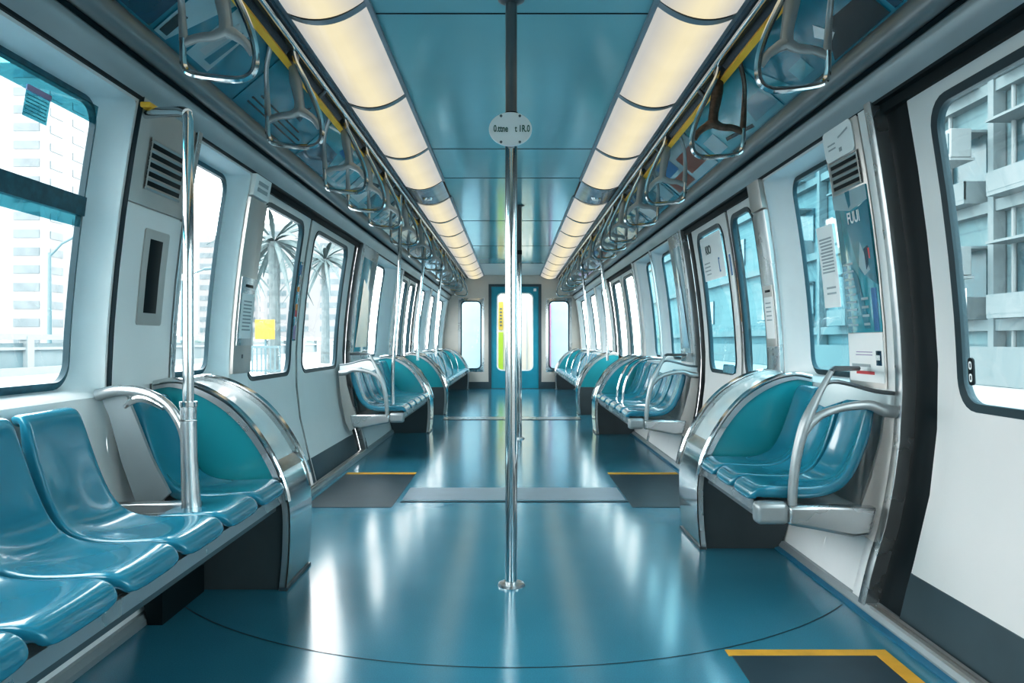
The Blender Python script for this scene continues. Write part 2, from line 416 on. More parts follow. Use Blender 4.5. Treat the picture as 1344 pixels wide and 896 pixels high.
def build_door(i, s, y0, y1, leaves):
    mp = wmap(s); d = struct('door_%d' % i, (s*1.38, (y0+y1)/2, 0))
    mb = MB()
    ys = [y0]+[q for l in leaves for q in (l[0], l[1])]+[y1]
    for a, b in zip(ys[0::2], ys[1::2]):
        slab(mb, mp, a-0.006, b+0.006, 0.0, DZ1+0.01, 0.08, 0.035, 'black')
    slab(mb, mp, y0, y1, DZ1-0.03, DZ1+0.03, 0.08, 0.012, 'black')
    mb.build('rubber_frame', d)
    for l0, l1, g0, g1 in leaves:
        O = rrect(l0, l1, 0.005, DZ1-0.03, 0.004); G0 = rrect(g0-0.02, g1+0.02, 0.735, 1.705, 0.10); G = rrect(g0+0.006, g1-0.006, 0.76, 1.68, 0.08)
        mb = MB(); loft(mb, mp, O, 0.06, O, 0.028, 'door', 1); loft(mb, mp, O, 0.028, G0, 0.028, 'door', 8)
        lf = mb.build('leaf', d)
        mb = MB(); loft(mb, mp, G0, 0.028, G0, 0.022, 'seal', 1); loft(mb, mp, G0, 0.022, G, 0.026, 'seal', 1); loft(mb, mp, G, 0.026, G, 0.05, 'seal', 1); mb.build('window_seal', lf)
        mb = MB(); pane(mb, mp, G, 0.036, 'glass' if s < 0 else ('glasspale' if l0 < 3 or l0 > 8 else 'glassblue')); mb.build('pane', lf, angle=180)
        mb = MB(); slab(mb, mp, l0+0.004, l1-0.004, 0.008, 0.185, 0.03, 0.0245, 'kick'); mb.build('kick_plate', lf)
    return d
DOBJ = [build_door(i+1, *d) for i, d in enumerate(DOOR)]

# door jambs (metal posts at the door edges)
def jamb(s, y0, y1, k='steel', o_in=-0.012):
    mb = MB(); mp = wmap(s); slab(mb, mp, y0, y1, 0.0, 1.79, 0.03, o_in, k, r=0.012); o = mb.build('trim_%d' % (jamb.n), bevel=0.0); jamb.n += 1
    o['kind'] = 'structure'; return o
jamb.n = 1
jamb(1, 2.665, 2.715, 'steel', -0.02); jamb(1, 2.715, 2.78, 'wall', -0.012)
jamb(-1, 6.46, 6.54, 'steel', -0.016); jamb(1, 5.70, 5.77, 'steel', -0.016)
jamb(-1, 8.80, 8.95, 'steel'); jamb(-1, 10.5, 10.62, 'steel'); jamb(1, 8.0, 8.1, 'steel'); jamb(1, 10.2, 10.3, 'steel')
for yy in (11.98, 13.35): jamb(-1, yy, yy+0.14, 'steel')
for yy in (11.65, 13.22): jamb(1, yy, yy+0.14, 'steel')
jamb(-1, 3.045, 3.085, 'steel', -0.02)
jamb(-1, 8.57, 8.66, 'steel'); jamb(1, 6.99, 7.04, 'steel')

# ---------------- floor
fl = struct('floor')
mb = MB(); mb.grid([[(-1.36, YN, 0), (1.36, YN, 0)], [(-1.36, YF, 0), (1.36, YF, 0)]], 'floor'); mb.build('floor_covering', fl)
def plate(name, pts, z, k, parent, kind=None):
    mb = MB(); a = [(x, y, z) for x, y in pts]; mb.face(a, k); b = [(x, y, 0.0001) for x, y in pts]
    mb.grid([a+[a[0]], b+[b[0]]], k); return mb.build(name, parent, smooth=False)
def rect(x0, x1, y0, y1): return [(x0, y0), (x1, y0), (x1, y1), (x0, y1)]
# doorway patches with yellow edging
plate('doorway_patch', [(0.66, 1.2), (1.10, 1.2), (1.10, 2.30), (0.665, 2.30)], 0.0022, 'matdark', fl)
plate('yellow_line', rect(0.655, 1.148, 2.30, 2.345), 0.0026, 'yellowline', fl)
plate('yellow_line', rect(1.10, 1.148, 1.2, 2.30), 0.0026, 'yellowline', fl)
for s in (-1, 1):
    x0, x1 = sorted((s*0.69, s*1.19))
    plate('doorway_patch', rect(x0, x1, 4.36, 5.44), 0.0022, 'matdark', fl)
    plate('yellow_line', rect(x0, x1, 5.44, 5.52), 0.0026, 'yellowline', fl)
# transverse joint strips
plate('joint_strip', rect(-0.66, 0.68, 4.56, 4.95), 0.0018, 'lightframe', fl)
plate('joint_line', rect(-0.66, 1.2, 4.50, 4.53), 0.0021, 'seam', fl)
plate('joint_strip', rect(-0.85, 0.85, 9.3, 9.6), 0.0018, 'steel', fl)
plate('joint_line', rect(-0.85, 0.85, 9.2, 9.26), 0.0021, 'seam', fl)
# round inspection-cover seam
mb = MB(); N = 120
a = [(1.6*math.cos(2*PI*i/N), 3.82+1.6*math.sin(2*PI*i/N), 0.0012) for i in range(N)]
b = [(1.6038*math.cos(2*PI*i/N), 3.82+1.6038*math.sin(2*PI*i/N), 0.0012) for i in range(N)]
keep = [i for i in range(N) if abs(a[i][0]) < 1.2 and abs(a[(i+1) % N][0]) < 1.2 and a[i][1] < 4.3]
for i in keep: mb.face([a[i], a[(i+1) % N], b[(i+1) % N], b[i]], 'seam')
mb.build('round_seam', fl)
for s, nm in ((-1, 'left'), (1, 'right')):
    bs = struct('baseboard_%s' % nm)
    mb = MB(); x = s
    mb.prism_y([(x*1.225, 0.0), (x*1.30, 0.0), (x*1.30, 0.035), (x*1.238, 0.035), (x*1.225, 0.018)], YN, YF, 'beam'); mb.build('metal_skirting', bs, smooth=False)
    mb = MB(); 
    if s > 0: mb.prism_y([(x*1.205, 0.0), (x*1.226, 0.0), (x*1.226, 0.012), (x*1.205, 0.006)], YN, YF, 'bluestrip'); mb.build('blue_edge_strip', bs)
for s, y0, y1 in ((1, 0.4, 2.62), (-1, 4.02, 6.4), (1, 4.1, 5.6)):
    mb = MB()
    for q in range(2):
        mb.box((s*(1.2365+q*0.021), (y0+y1)/2, 0.041), (0.014, y1-y0, 0.011), 'steelwarm')
    o = mb.build('trim_%d' % jamb.n); jamb.n += 1; o['kind'] = 'structure'

# ---------------- ceiling
ce = struct('ceiling')
mb = MB(); mb.grid([[(-0.56, YN, CEIL), (0.56, YN, CEIL)], [(-0.56, 13.0, CEIL), (0.56, 13.0, CEIL)]], 'ceiling'); mb.build('ceiling_panel', ce)
mb = MB(); mb.grid([[(-0.56, 13.0, CEIL), (0.56, 13.0, CEIL)], [(-0.56, YF, CEIL), (0.56, YF, CEIL)]], 'ceilend'); mb.build('end_panel', ce)
for yy in (3.09, 5.26, 6.2, 8.4, 10.6, 12.98):
    mb = MB(); mb.box((0, yy, CEIL-0.001), (1.12, 0.008, 0.003), 'seam'); mb.build('panel_joint', ce)
mb = MB()
for s in (-1, 1):
    mb.sweep_y([(s*0.56, CEIL), (s*0.56, CEIL+0.03), (s*1.40, CEIL+0.03), (s*1.40, 1.80), (s*1.27, 1.80)], YN, YF, 'seam')
mb.build('outer_shell', ce)

for s, nm in ((-1, 'left'), (1, 'right')):
    tr = struct('trim_%s_cantrail' % nm)
    mb = MB()
    mb.sweep_y([(s*x, z) for x, z in ((1.30, 1.775), (1.262, 1.775), (1.258, 1.783))], YN, YF, 'black')
    mb.sweep_y([(s*x, z) for x, z in ((1.258, 1.783), (1.250, 1.792), (1.236, 1.812), (1.222, 1.834), (1.214, 1.853), (1.216, 1.860))], YN, YF, 'beam')
    mb.sweep_y([(s*x, z) for x, z in ((1.216, 1.860), (1.226, 1.864), (1.226, 1.872), (1.212, 1.876))], YN, YF, 'seam')
    mb.build('cantrail_face', tr, angle=60)
    mb = MB()
    c = (1.192, 1.918); arc = [(s*(c[0]+0.040*math.cos(a)), c[1]+0.046*math.sin(a)) for a in [(-1.0 - i*0.26) for i in range(14)]]
    mb.sweep_y(arc, YN, YF, 'beamtube'); mb.build('cantrail_tube', tr, angle=80)
    mb = MB(); mb.sweep_y([(s*1.176, 1.958), (s*0.948, 2.152)], YN, YF, 'teal1')
    mb.sweep_y([(s*1.180, 1.954), (s*1.186, 1.975), (s*1.165, 1.972)], YN, YF, 'seam')
    mb.build('sloping_panel', tr)
    # filler between rail and lights
    mb = MB(); mb.sweep_y([(s*0.948, 2.152), (s*0.950, 2.20), (s*0.905, 2.215), (s*0.885, 2.225), (s*0.885, 2.30)], YN, YF, 'channel'); mb.build('rail_channel', tr)
    # handrail: chrome tube, yellow bar, brackets
    t = thing('handrail', 'long chrome handrail with yellow bar below the ceiling lights, %s' % SIDE[s], 'handrail', (s*0.92, 0, 2.12))
    mb = MB(); mb.tube([(s*0.903, YN+0.05, 2.178), (s*0.903, YF-0.05, 2.178)], 0.013, 'chrome', 12); mb.build('chrome_tube', t)
    mb = MB(); mb.box((s*0.946, 6.9, 2.124), (0.026, 16.6, 0.034), 'yellow', Matrix.Rotation(s*0.5, 3, 'Y')); o = mb.build('yellow_bar', t); o['label'] = 'yellow flat bar under the tube'
    y = 0.4
    while y < 15:
        mb = MB(); mb.tube([(s*0.903, y, 2.178), (s*0.918, y, 2.155), (s*0.944, y, 2.135)], 0.011, 'darksteel', 8); mb.build('bracket', t); y += 1.1

# ---------------- ceiling lights
div = [-0.35, 0.75, 1.86, 2.97, 4.08, 5.20, 6.27, None, 6.95, 8.0, 9.05, 10.15, 11.3, 12.4, 13.5, 14.5, 15.28]
def diff_pt(s, t, bulge=0.045):
    x = 0.572+(0.872-0.572)*t; z = 2.268+(2.222-2.268)*t-bulge*4*t*(1-t)
    return (s*x, z)
def make_light(s, y0, y1, label):
    t = thing('ceiling_light', label, 'light', (s*0.722, (y0+y1)/2, 2.2), 'ceiling lights, %s' % SIDE[s])
    mb = MB(); mb.sweep_y([diff_pt(s, i/14) for i in range(15)], y0+0.022, y1-0.022, 'lamp'); mb.build('diffuser', t, angle=180)
    for ya, yb in ((y0, y0+0.022), (y1-0.022, y1)):
        mb = MB(); ar = [diff_pt(s, i/14, 0.048) for i in range(15)]
        mb.grid([[(x, ya, z-0.004) for x, z in ar], [(x, yb, z-0.004) for x, z in ar]], 'lightframe')
        mb.build('end_rib', t, angle=180)
    mb = MB(); mb.box((s*0.562, (y0+y1)/2, 2.272), (0.02, y1-y0, 0.014), 'lightframe'); mb.box((s*0.878, (y0+y1)/2, 2.226), (0.018, y1-y0, 0.014), 'lightframe'); mb.build('side_trim', t)
    return t
for s in (-1, 1):
    n = 0
    for a, b in zip(div, div[1:]):
        if a is None or b is None: continue
        where = 'before the grey cover' if b < 6.5 else 'beyond the grey cover'
        k = n if b < 6.5 else n-6
        make_light(s, a, b, 'glowing cream ceiling light panel, %s %s, %s' % (ORD[(5-k) if b < 6.5 else k], where, SIDE[s])); n += 1
    t = thing('ceiling_cover', 'grey-blue glossy cover breaking the row of ceiling lights, %s' % SIDE[s], 'cover', (s*0.722, 6.61, 2.2))
    mb = MB(); mb.sweep_y([diff_pt(s, i/14) for i in range(15)], 6.275, 6.945, 'speaker'); mb.build('cover_plate', t, angle=180)
    mb = MB(); c = diff_pt(s, 0.55); mb.tube([(c[0], 6.66, c[1]+0.012), (c[0], 6.66, c[1]-0.012)], [0.05, 0.04], 'chrome', 20); o = mb.build('downlight', t); o['label'] = 'small round chrome downlight'

# ---------------- sloping posters above the straps
def slope_map(s):
    a = Vector((s*1.176, 0, 1.958)); b = Vector((s*0.948, 0, 2.152)); d = (b-a); nrm = Vector((-s*d.z*s*s, 0, 0))
    n = Vector((-s*abs(d.z), 0, -abs(d.x))).normalized()
    def f(y, t, off): p = a+d*t+n*off; return (p.x, y, p.z)
    return f
def poster(s, y0, y1, base, items, label):
    mp = slope_map(s); t = thing('advert_poster', label, 'poster', mp((y0+y1)/2, 0.0, 0), 'posters above the straps, %s' % SIDE[s])
    mb = MB(); mb.face([mp(y0, 0.04, 0.004), mp(y1, 0.04, 0.004), mp(y1, 0.93, 0.004), mp(y0, 0.93, 0.004)], base)
    A = [mp(y0, 0.04, 0.004), mp(y1, 0.04, 0.004), mp(y1, 0.93, 0.004), mp(y0, 0.93, 0.004)]; B = [mp(y0, 0.04, 0), mp(y1, 0.04, 0), mp(y1, 0.93, 0), mp(y0, 0.93, 0)]
    mb.grid([A+[A[0]], B+[B[0]]], base); mb.build('sheet', t, smooth=False)
    for j, (pts, k) in enumerate(items):
        mb = MB(); mb.face([mp(y0+(y1-y0)*u, 0.04+0.89*v, 0.0052+0.0004*j) for u, v in pts], k); mb.build('artwork', t, smooth=False)
def R4(u0, u1, v0, v1): return [(u0, v0), (u1, v0), (u1, v1), (u0, v1)]
tow = lambda x, h, k: (R4(x, x+0.07, 0.1, h), k)
PL = [('navy', [([(0.2, 0.0), (0.6, 0.0), (0.9, 0.5), (0.4, 0.9)], 'teal1'), (R4(0.1, 0.2, 0.1, 0.5), 'dark')]),
      ('teal1', [([(0, 0), (0.12, 0), (0.3, 1), (0.0, 1)], 'pale'), (R4(0.32, 0.6, 0.05, 0.95), 'pale'), ([(0.38, 0.2), (0.46, 0.2), (0.5, 0.8), (0.44, 0.85)], 'greyink'), ([(0.48, 0.15), (0.56, 0.15), (0.58, 0.75), (0.53, 0.8)], 'teal1'), (R4(0.02, 0.1, 0.05, 0.4), 'dark')]),
      ('teal1', [(R4(0.1, 0.9, 0.12, 0.15), 'dark'), (R4(0.1, 0.9, 0.22, 0.25), 'dark'), (R4(0.15, 0.8, 0.33, 0.36), 'dark'), ([(0.55, 0.5), (0.7, 0.5), (0.65, 0.85)], 'navy')]),
      ('teal2', [([(0.0, 0.0), (0.5, 0.0), (0.4, 0.6), (0.1, 0.6)], 'navy'), tow(0.55, 0.8, 'pale'), tow(0.66, 0.6, 'pale'), tow(0.77, 0.9, 'pale'), (R4(0.4, 0.52, 0.65, 0.9), 'blue')]),
      ('pale', [(R4(0.1, 0.4, 0.1, 0.6), 'paper'), (R4(0.5, 0.9, 0.2, 0.8), 'teal1'), ([(0.1, 0.7), (0.4, 0.65), (0.45, 0.9)], 'navy')]),
      ('teal1', [tow(0.1, 0.5, 'paper'), tow(0.25, 0.8, 'pale'), tow(0.4, 0.65, 'paper'), (R4(0.6, 0.9, 0.15, 0.85), 'teal2')])]
PR_ = [('navy', [(R4(0.1, 0.8, 0.0, 0.5), 'dark'), ([(0.15, 0.4), (0.3, 0.4), (0.35, 0.8), (0.2, 0.9)], 'greyink')]),
       ('teal1', [([(0.0, 0.0), (0.45, 0.0), (0.3, 0.45), (0.0, 0.4)], 'dark'), ([(0.30, 0.28), (0.36, 0.22), (0.42, 0.42), (0.36, 0.55)], 'paper'), (R4(0.6, 0.75, 0.1, 0.35), 'teal2'), ([(0.8, 0), (1, 0), (1, 0.9)], 'teal2')]),
       ('teal2', [([(0.0, 0.1), (0.3, 0.1), (0.25, 0.5), (0.05, 0.45)], 'teal1'), ([(0.35, 0.05), (0.7, 0.2), (0.68, 0.26), (0.34, 0.12)], 'dark'), (R4(0.75, 0.95, 0.1, 0.5), 'pale')]),
       ('teal1', [(R4(0.05, 0.28, 0.1, 0.6), 'pale'), (R4(0.35, 0.6, 0.05, 0.4), 'dark'), ([(0.65, 0), (0.9, 0), (0.95, 0.5), (0.7, 0.6)], 'paper'), (R4(0.7, 0.9, 0.65, 0.9), 'blue')]),
       ('pale', [(R4(0.1, 0.45, 0.2, 0.7), 'brown'), (R4(0.5, 0.95, 0.05, 0.4), 'brown'), (R4(0.55, 0.9, 0.5, 0.9), 'blue')]),
       ('teal1', [([(0.1, 0.1), (0.5, 0.1), (0.4, 0.4)], 'dark'), (R4(0.55, 0.68, 0.1, 0.3), 'paper'), (R4(0.75, 0.95, 0.4, 0.9), 'teal2')])]
def poster_desc(i):
    return ['dark navy poster', 'poster with pale building sketch', 'poster with rows of dark lines', 'poster with pale towers', 'pale poster with coloured panels', 'poster with white columns'][i % 6]
def poster_desc_r(i):
    return ['navy poster with black block', 'teal poster with black figure', 'teal poster with dark streak', 'teal poster with white shape', 'pale poster with brown panels', 'teal poster with dark triangle'][i % 6]
EL = [-0.9, 0.2, 1.33, 2.46, 3.17, 4.1]+[5.2+1.15*i for i in range(9)]; ER = [-0.9, 0.2, 1.30, 2.33, 3.25, 4.3]+[5.3+1.15*i for i in range(9)]
IL = [5, 4, 0, 1, 2, 3, 4, 5, 2, 3, 1, 4, 5, 3]; IR = [5, 2, 0, 1, 2, 4, 3, 5, 2, 4, 3, 1, 5, 2]
for s, E, I, LST in ((-1, EL, IL, PL), (1, ER, IR, PR_)):
    seen = {}
    for i, k in enumerate(I):
        b, it = LST[k]; seen[k] = seen.get(k, 0)+1
        poster(s, E[i]+0.015, min(15.2, E[i+1]-0.015), b, it, '%s on sloping panel, %s of its kind, %s' % ((poster_desc if s < 0 else poster_desc_r)(k), ORD[seen[k]-1], SIDE[s]))

# ---------------- hanging straps
def make_strap(s, k_cast='cast', k_ring='chrome', label=None, side='cast'):
    t = thing('hanging_strap', label, 'strap handle', (s*0.93, 0, 2.13), 'hanging strap handles, %s' % SIDE[s])
    X = lambda x: s*x
    mb = MB()   # forked cast bracket
    mb.tube([(X(0.925), 0, 2.150), (X(0.915), 0, 2.06), (X(0.900), 0, 1.97), (X(0.897), 0, 1.925)], [0.020, 0.027, 0.021, 0.024], k_cast, 10, 4, flat=(1, 0.45))
    mb.tube([(X(0.897), 0, 1.925), (X(0.935), 0, 1.907), (X(0.985), 0, 1.902), (X(1.030), 0, 1.885)], [0.024, 0.017, 0.015, 0.017], k_cast, 10, 4, flat=(1, 0.5))
    mb.tube([(X(0.897), 0, 1.925), (X(0.865), 0, 1.908), (X(0.835), 0, 1.885), (X(0.812), 0, 1.850)], [0.024, 0.017, 0.014, 0.012], k_cast, 10, 4, flat=(1, 0.5))
    mb.build('forked_bracket', t)
    mb = MB()   # grip ring
    mb.tube([(X(1.032), 0, 1.900), (X(1.032), 0, 1.83), (X(1.022), 0, 1.800), (X(0.990), 0, 1.785), (X(0.90), 0, 1.773), (X(0.845), 0, 1.773), (X(0.812), 0, 1.795), (X(0.803), 0, 1.84), (X(0.812), 0, 1.90), (X(0.835), 0, 1.965), (X(0.868), -0.01, 2.04), (X(0.905), -0.03, 2.12), (X(0.915), -0.035, 2.165)],
            [0.011]*2+[0.012]*6+[0.012]*3+[0.010, 0.009], k_ring, 10, 4)
    mb.build('grip_ring', t)
    mb = MB()   # outer strap going up to the rail
    mb.tube([(X(1.030), 0, 1.895), (X(1.034), 0, 1.96), (X(1.030), -0.02, 2.02), (X(1.005), -0.10, 2.075), (X(0.955), -0.20, 2.125), (X(0.945), -0.22, 2.135)], [0.015, 0.013, 0.011, 0.010, 0.010, 0.010], side, 10, 4, flat=(1, 0.6))
    mb.build('side_strap', t)
    mb = MB(); mb.tube([(X(0.925), -0.018, 2.152), (X(0.925), 0.018, 2.152)], 0.022, 'darksteel', 12); mb.build('rail_clamp', t)
    return t
SL = [2.39, 3.22, 4.2, 4.8, 5.5, 6.5, 7.6, 8.8, 10.4, 11.2, 12.4, 13.7]
SR = [2.49, 3.40, 4.55, 5.4, 6.3, 6.9, 7.55, 8.8, 10.4, 11.2, 12.4, 13.7]
for s, L in ((-1, SL), (1, SR)):
    pr = make_strap(s)
    br = make_strap(s, 'bronze', 'chrome', side='bronze') if s > 0 else None
    for i, y in enumerate(L):
        if i == 0: o = pr
        elif s > 0 and i == 1: o = br
        else: o = copy_tree(pr)
        o.location.y = y
        k = 'dark bronze' if (s > 0 and i == 1) else 'grey cast'
        o['label'] = ('%s hanging handle with steel grip, %s of the row from the camera, %s' % (k, ORD[i], SIDE[s])) if k[0] == 'g' else 'dark bronze hanging handle among grey ones, second of the row'

# ---------------- seats
SEATP = [  # (x, z, half width, dish)
    (1.352, 0.735, 0.112, 0.000), (1.330, 0.757, 0.119, 0.000), (1.298, 0.757, 0.124, 0.004), (1.280, 0.735, 0.127, 0.008), (1.258, 0.66, 0.131, 0.014),
    (1.232, 0.58, 0.135, 0.018), (1.203, 0.508, 0.136, 0.020), (1.172, 0.462, 0.139, 0.020), (1.130, 0.440, 0.141, 0.018), (1.07, 0.430, 0.142, 0.015),
    (0.98, 0.432, 0.142, 0.010), (0.915, 0.436, 0.141, 0.004), (0.878, 0.428, 0.136, 0.000), (0.856, 0.406, 0.129, 0.0), (0.852, 0.375, 0.124, 0.0)]
TT = [-1, -0.97, -0.8, -0.45, 0, 0.45, 0.8, 0.97, 1]
def make_seat(s, label=None, back=True):
    P = SEATP if back else [(1.10, 0.415, 0.13, 0)]+SEATP[9:]
    mb = MB(); rows = []
    n = len(P)
    for i, (x, z, hw, dish) in enumerate(P):
        a = P[max(i-1, 0)]; b = P[min(i+1, n-1)]
        tx, tz = b[0]-a[0], b[1]-a[1]; L = math.hypot(tx, tz); nx, nz = tz/L, -tx/L   # towards the sitter
        if nx*(-1)+nz < 0: nx, nz = -nx, -nz
        row = []
        for t in TT:
            e = -0.010 if abs(t) == 1 else (-0.002 if abs(t) > 0.9 else 0)
            q = -dish*(1-t*t)+e
            row.append((s*(x+nx*q), t*hw, z+nz*q))
        th = 0.050 if i > 3 else 0.035
        if i in (n-1, n-2): th = 0.03
        for t in (1, 0.6, -0.6, -1):
            row.append((s*(x-nx*th), t*hw*0.985, z-nz*th))
        rows.append(row)
    mb.grid(rows, 'seat', True); mb.face(rows[0][::-1], 'seat'); mb.face(rows[-1], 'seat')
    o = mb.build('passenger_seat', origin=(s*1.05, 0, 0.38), subsurf=2, angle=180)
    tag(o, label, 'seat', 'moulded seats, %s' % SIDE[s])
    return o
PROTO = {}
def place_seat(s, y0, y1, label, back=True):
    key = (s, back)
    if key not in PROTO:
        PROTO[key] = o = make_seat(s, None, back)
    else:
        o = PROTO[key].copy(); COL.objects.link(o)
    o.location.y = (y0+y1)/2; o.scale.y = (y1-y0)/0.292
    o['label'] = label
    return o

def arcpts(n=None):
    return [(1.375, 0.785), (1.30, 0.797), (1.22, 0.783), (1.13, 0.742), (1.05, 0.684), (0.98, 0.605), (0.92, 0.51), (0.876, 0.41), (0.855, 0.31), (0.853, 0.20), (0.858, 0.10), (0.868, 0.0)]
def cr(P, m=4):
    P = [Vector((a, b)) for a, b in P]; Q = []
    for i in range(len(P)-1):
        p0 = P[max(i-1, 0)]; p1 = P[i]; p2 = P[i+1]; p3 = P[min(i+2, len(P)-1)]
        for t in range(m):
            u = t/m; v = 0.5*((2*p1)+(p2-p0)*u+(2*p0-5*p1+4*p2-p3)*u*u+(3*p1-p0-3*p2+p3)*u**3); Q.append((v.x, v.y))
    Q.append((P[-1].x, P[-1].y)); return Q
def make_screen(s, y0, y1, label, teal_both=False):
    t = thing('end_screen', label, 'screen', (s*1.1, (y0+y1)/2, 0))
    A = cr(arcpts()); ins = []
    for i, (x, z) in enumerate(A):
        ins.append((x+0.022 if i > 4 else x, z-0.020 if i < 30 else z))
    wallx = lambda z: prof(z)-0.002
    # near panel: teal above the seat line, dark below
    up = [p for p in ins if p[1] > 0.36]; lo = [p for p in ins if p[1] <= 0.36]
    def pan(yf, kU, kL, nm):
        mb = MB(); poly = [(s*x, z) for x, z in up]+[(s*up[-1][0], 0.36), (s*wallx(0.36), 0.36)]+[(s*wallx(z), z) for z in (0.5, 0.65, 0.75)]
        mb.prism_y(poly, yf, yf+0.012, kU); mb.build(nm, t, smooth=False)
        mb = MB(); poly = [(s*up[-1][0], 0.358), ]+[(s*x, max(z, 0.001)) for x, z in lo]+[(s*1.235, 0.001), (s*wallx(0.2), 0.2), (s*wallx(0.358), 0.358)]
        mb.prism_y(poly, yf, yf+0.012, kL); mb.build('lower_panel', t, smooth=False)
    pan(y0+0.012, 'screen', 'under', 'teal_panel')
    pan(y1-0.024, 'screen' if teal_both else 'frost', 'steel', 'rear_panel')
    # grey frame lips
    mb = MB()
    for ya, yb in ((y0, y0+0.03), (y1-0.03, y1)):
        mb.grid([[(s*x, ya, z) for x, z in A], [(s*x, yb, z) for x, z in A]], 'steel')
        mb.grid([[(s*x, ya, z) for x, z in A], [(s*x, ya, z) for x, z in ins]], 'steel')
        mb.grid([[(s*x, yb, z) for x, z in A], [(s*x, yb, z) for x, z in ins]], 'steel')
    mb.build('edge_frame', t, angle=60)
    cut = 26
    for yy in (y0+0.004, y1-0.004):
        mb = MB(); mb.tube([(s*(x-0.004), yy, z+0.004) for x, z in A[:cut+6]], 0.0115, 'chrome', 10); mb.build('chrome_edge', t)
    B = [(x+0.012 if i > 4 else x, z-0.012) for i, (x, z) in enumerate(A)]
    mb = MB(); mb.grid([[(s*x, y0+0.02, z) for x, z in B[:cut+1]], [(s*x, y1-0.02, z) for x, z in B[:cut+1]]], 'frost'); mb.build('curved_cover', t, angle=80)
    mb = MB(); mb.grid([[(s*(x-0.004), y0+0.01, max(0, z)) for x, z in A[cut:]], [(s*(x-0.004), y1-0.01, max(0, z)) for x, z in A[cut:]]], 'chrome')
    x, z = A[cut]; mb.box((s*(x+0.012), (y0+y1)/2, z), (0.05, y1-y0-0.01, 0.028), 'chrome', Matrix.Rotation(-s*0.95, 3, 'Y'))
    mb.build('steel_front', t, angle=60)
    mb = MB(); mb.box((s*0.872, (y0+y1)/2, 0.006), (0.03, y1-y0+0.01, 0.012), 'darksteel'); mb.build('foot_trim', t)
    return t

def make_bench(s, y0, y1, label, box=None):
    t = thing('bench_frame', label, 'bench frame', (s*1.0, (y0+y1)/2, 0.0))
    mb = MB(); mb.prism_y([(s*x, z) for x, z in ((0.872, 0.338), (0.90, 0.330), (0.905, 0.368), (0.877, 0.373))], y0, y1, 'steel'); mb.build('front_rail', t, smooth=False)
    mb = MB(); mb.prism_y([(s*x, z) for x, z in ((0.892, 0.310), (0.912, 0.305), (0.912, 0.326), (0.892, 0.332))], y0+0.02, y1-0.02, 'darksteel'); mb.build('lower_channel', t, smooth=False)
    mb = MB(); mb.prism_y([(s*x, z) for x, z in ((0.905, 0.345), (1.28, 0.265), (1.315, 0.29), (1.29, 0.34), (0.905, 0.366))], y0+0.005, y1-0.005, 'wall'); mb.build('under_tray', t, smooth=False)
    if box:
        mb = MB(); mb.prism_y([(s*x, z) for x, z in ((1.17, 0.001), (1.22, 0.001), (1.27, 0.262), (1.17, 0.285))], box[0], box[1], 'black'); mb.build('shade_box', t, smooth=False)  # black box added to stand in for the deep shade under the bench
    return t

BL1, BR1 = 'the near bench', 'the near bench'
# --- left near bench
SCR_L = 'curved teal end screen with chrome rim before the grey doors, near bench, %s' % SIDE[-1]
make_screen(-1, 2.905, 3.24, SCR_L)
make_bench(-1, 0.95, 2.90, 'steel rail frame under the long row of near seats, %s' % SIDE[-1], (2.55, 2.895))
place_seat(-1, 2.605, 2.897, 'teal moulded seat against the curved screen, near bench, %s' % SIDE[-1])
place_seat(-1, 2.30, 2.60, 'teal seat pan without visible backrest, in front of the pole armrest', back=False)
for i, lab in enumerate(['teal moulded seat just in front of the armrest with tall pole', 'teal moulded seat, second in front of the pole armrest, highlights on back', 'teal moulded seat, third in front of the pole armrest, cut by frame', 'teal moulded seat, fourth in front of the pole armrest, only lip showing']):
    place_seat(-1, 2.30-0.305*(i+1), 2.30-0.305*i-0.005, lab)
# --- right near bench
make_screen(1, 3.485, 3.88, 'curved teal end screen with chrome rim before the grey doors, near bench, %s' % SIDE[1])
make_bench(1, 2.745, 3.48, 'short steel rail frame under three near seats, %s' % SIDE[1])
for i in range(3):
    place_seat(1, 3.478-0.252*(i+1), 3.478-0.252*i-0.003, 'teal moulded seat, %s from the curved screen on the short bench of three' % ORD[i])
# --- far benches
make_screen(-1, 7.90, 8.24, 'curved teal end screen of the middle bench, %s' % SIDE[-1])
make_screen(1, 7.78, 8.12, 'curved teal end screen of the middle bench, %s' % SIDE[1])
make_bench(-1, 6.10, 7.89, 'steel rail frame under the middle bench, %s' % SIDE[-1]); make_bench(1, 5.67, 7.77, 'steel rail frame under the middle bench, %s' % SIDE[1])
for i in range(5): place_seat(-1, 7.89-0.355*(i+1), 7.89-0.355*i-0.01, 'teal moulded seat, %s from the end screen, middle bench, %s' % (ORD[i], SIDE[-1]))
for i in range(6): place_seat(1, 7.77-0.35*(i+1)+0.014, 7.77-0.35*i-0.014, 'teal moulded seat, %s from the end screen, middle bench, %s' % (ORD[i], SIDE[1]))
for s in (-1, 1):
    make_screen(s, 9.85, 10.15, 'dark-fronted curved screen starting the far bench, %s' % SIDE[s], True)
    make_bench(s, 10.16, 15.0, 'steel rail frame under the far bench by the end wall, %s' % SIDE[s])
    make_screen(s, 15.0, 15.2, 'teal end screen against the end wall, %s' % SIDE[s], True)
    for i in range(12):
        place_seat(s, 10.17+0.4*i, 10.17+0.4*i+0.368, 'teal moulded seat, %s from the end wall on the far bench, %s' % (ORD[11-i], SIDE[s]))

# ---------------- armrests
def plate_xz(mb, s, poly, y0, y1, k): mb.prism_y([(s*x, z) for x, z in poly], y0, y1, k)
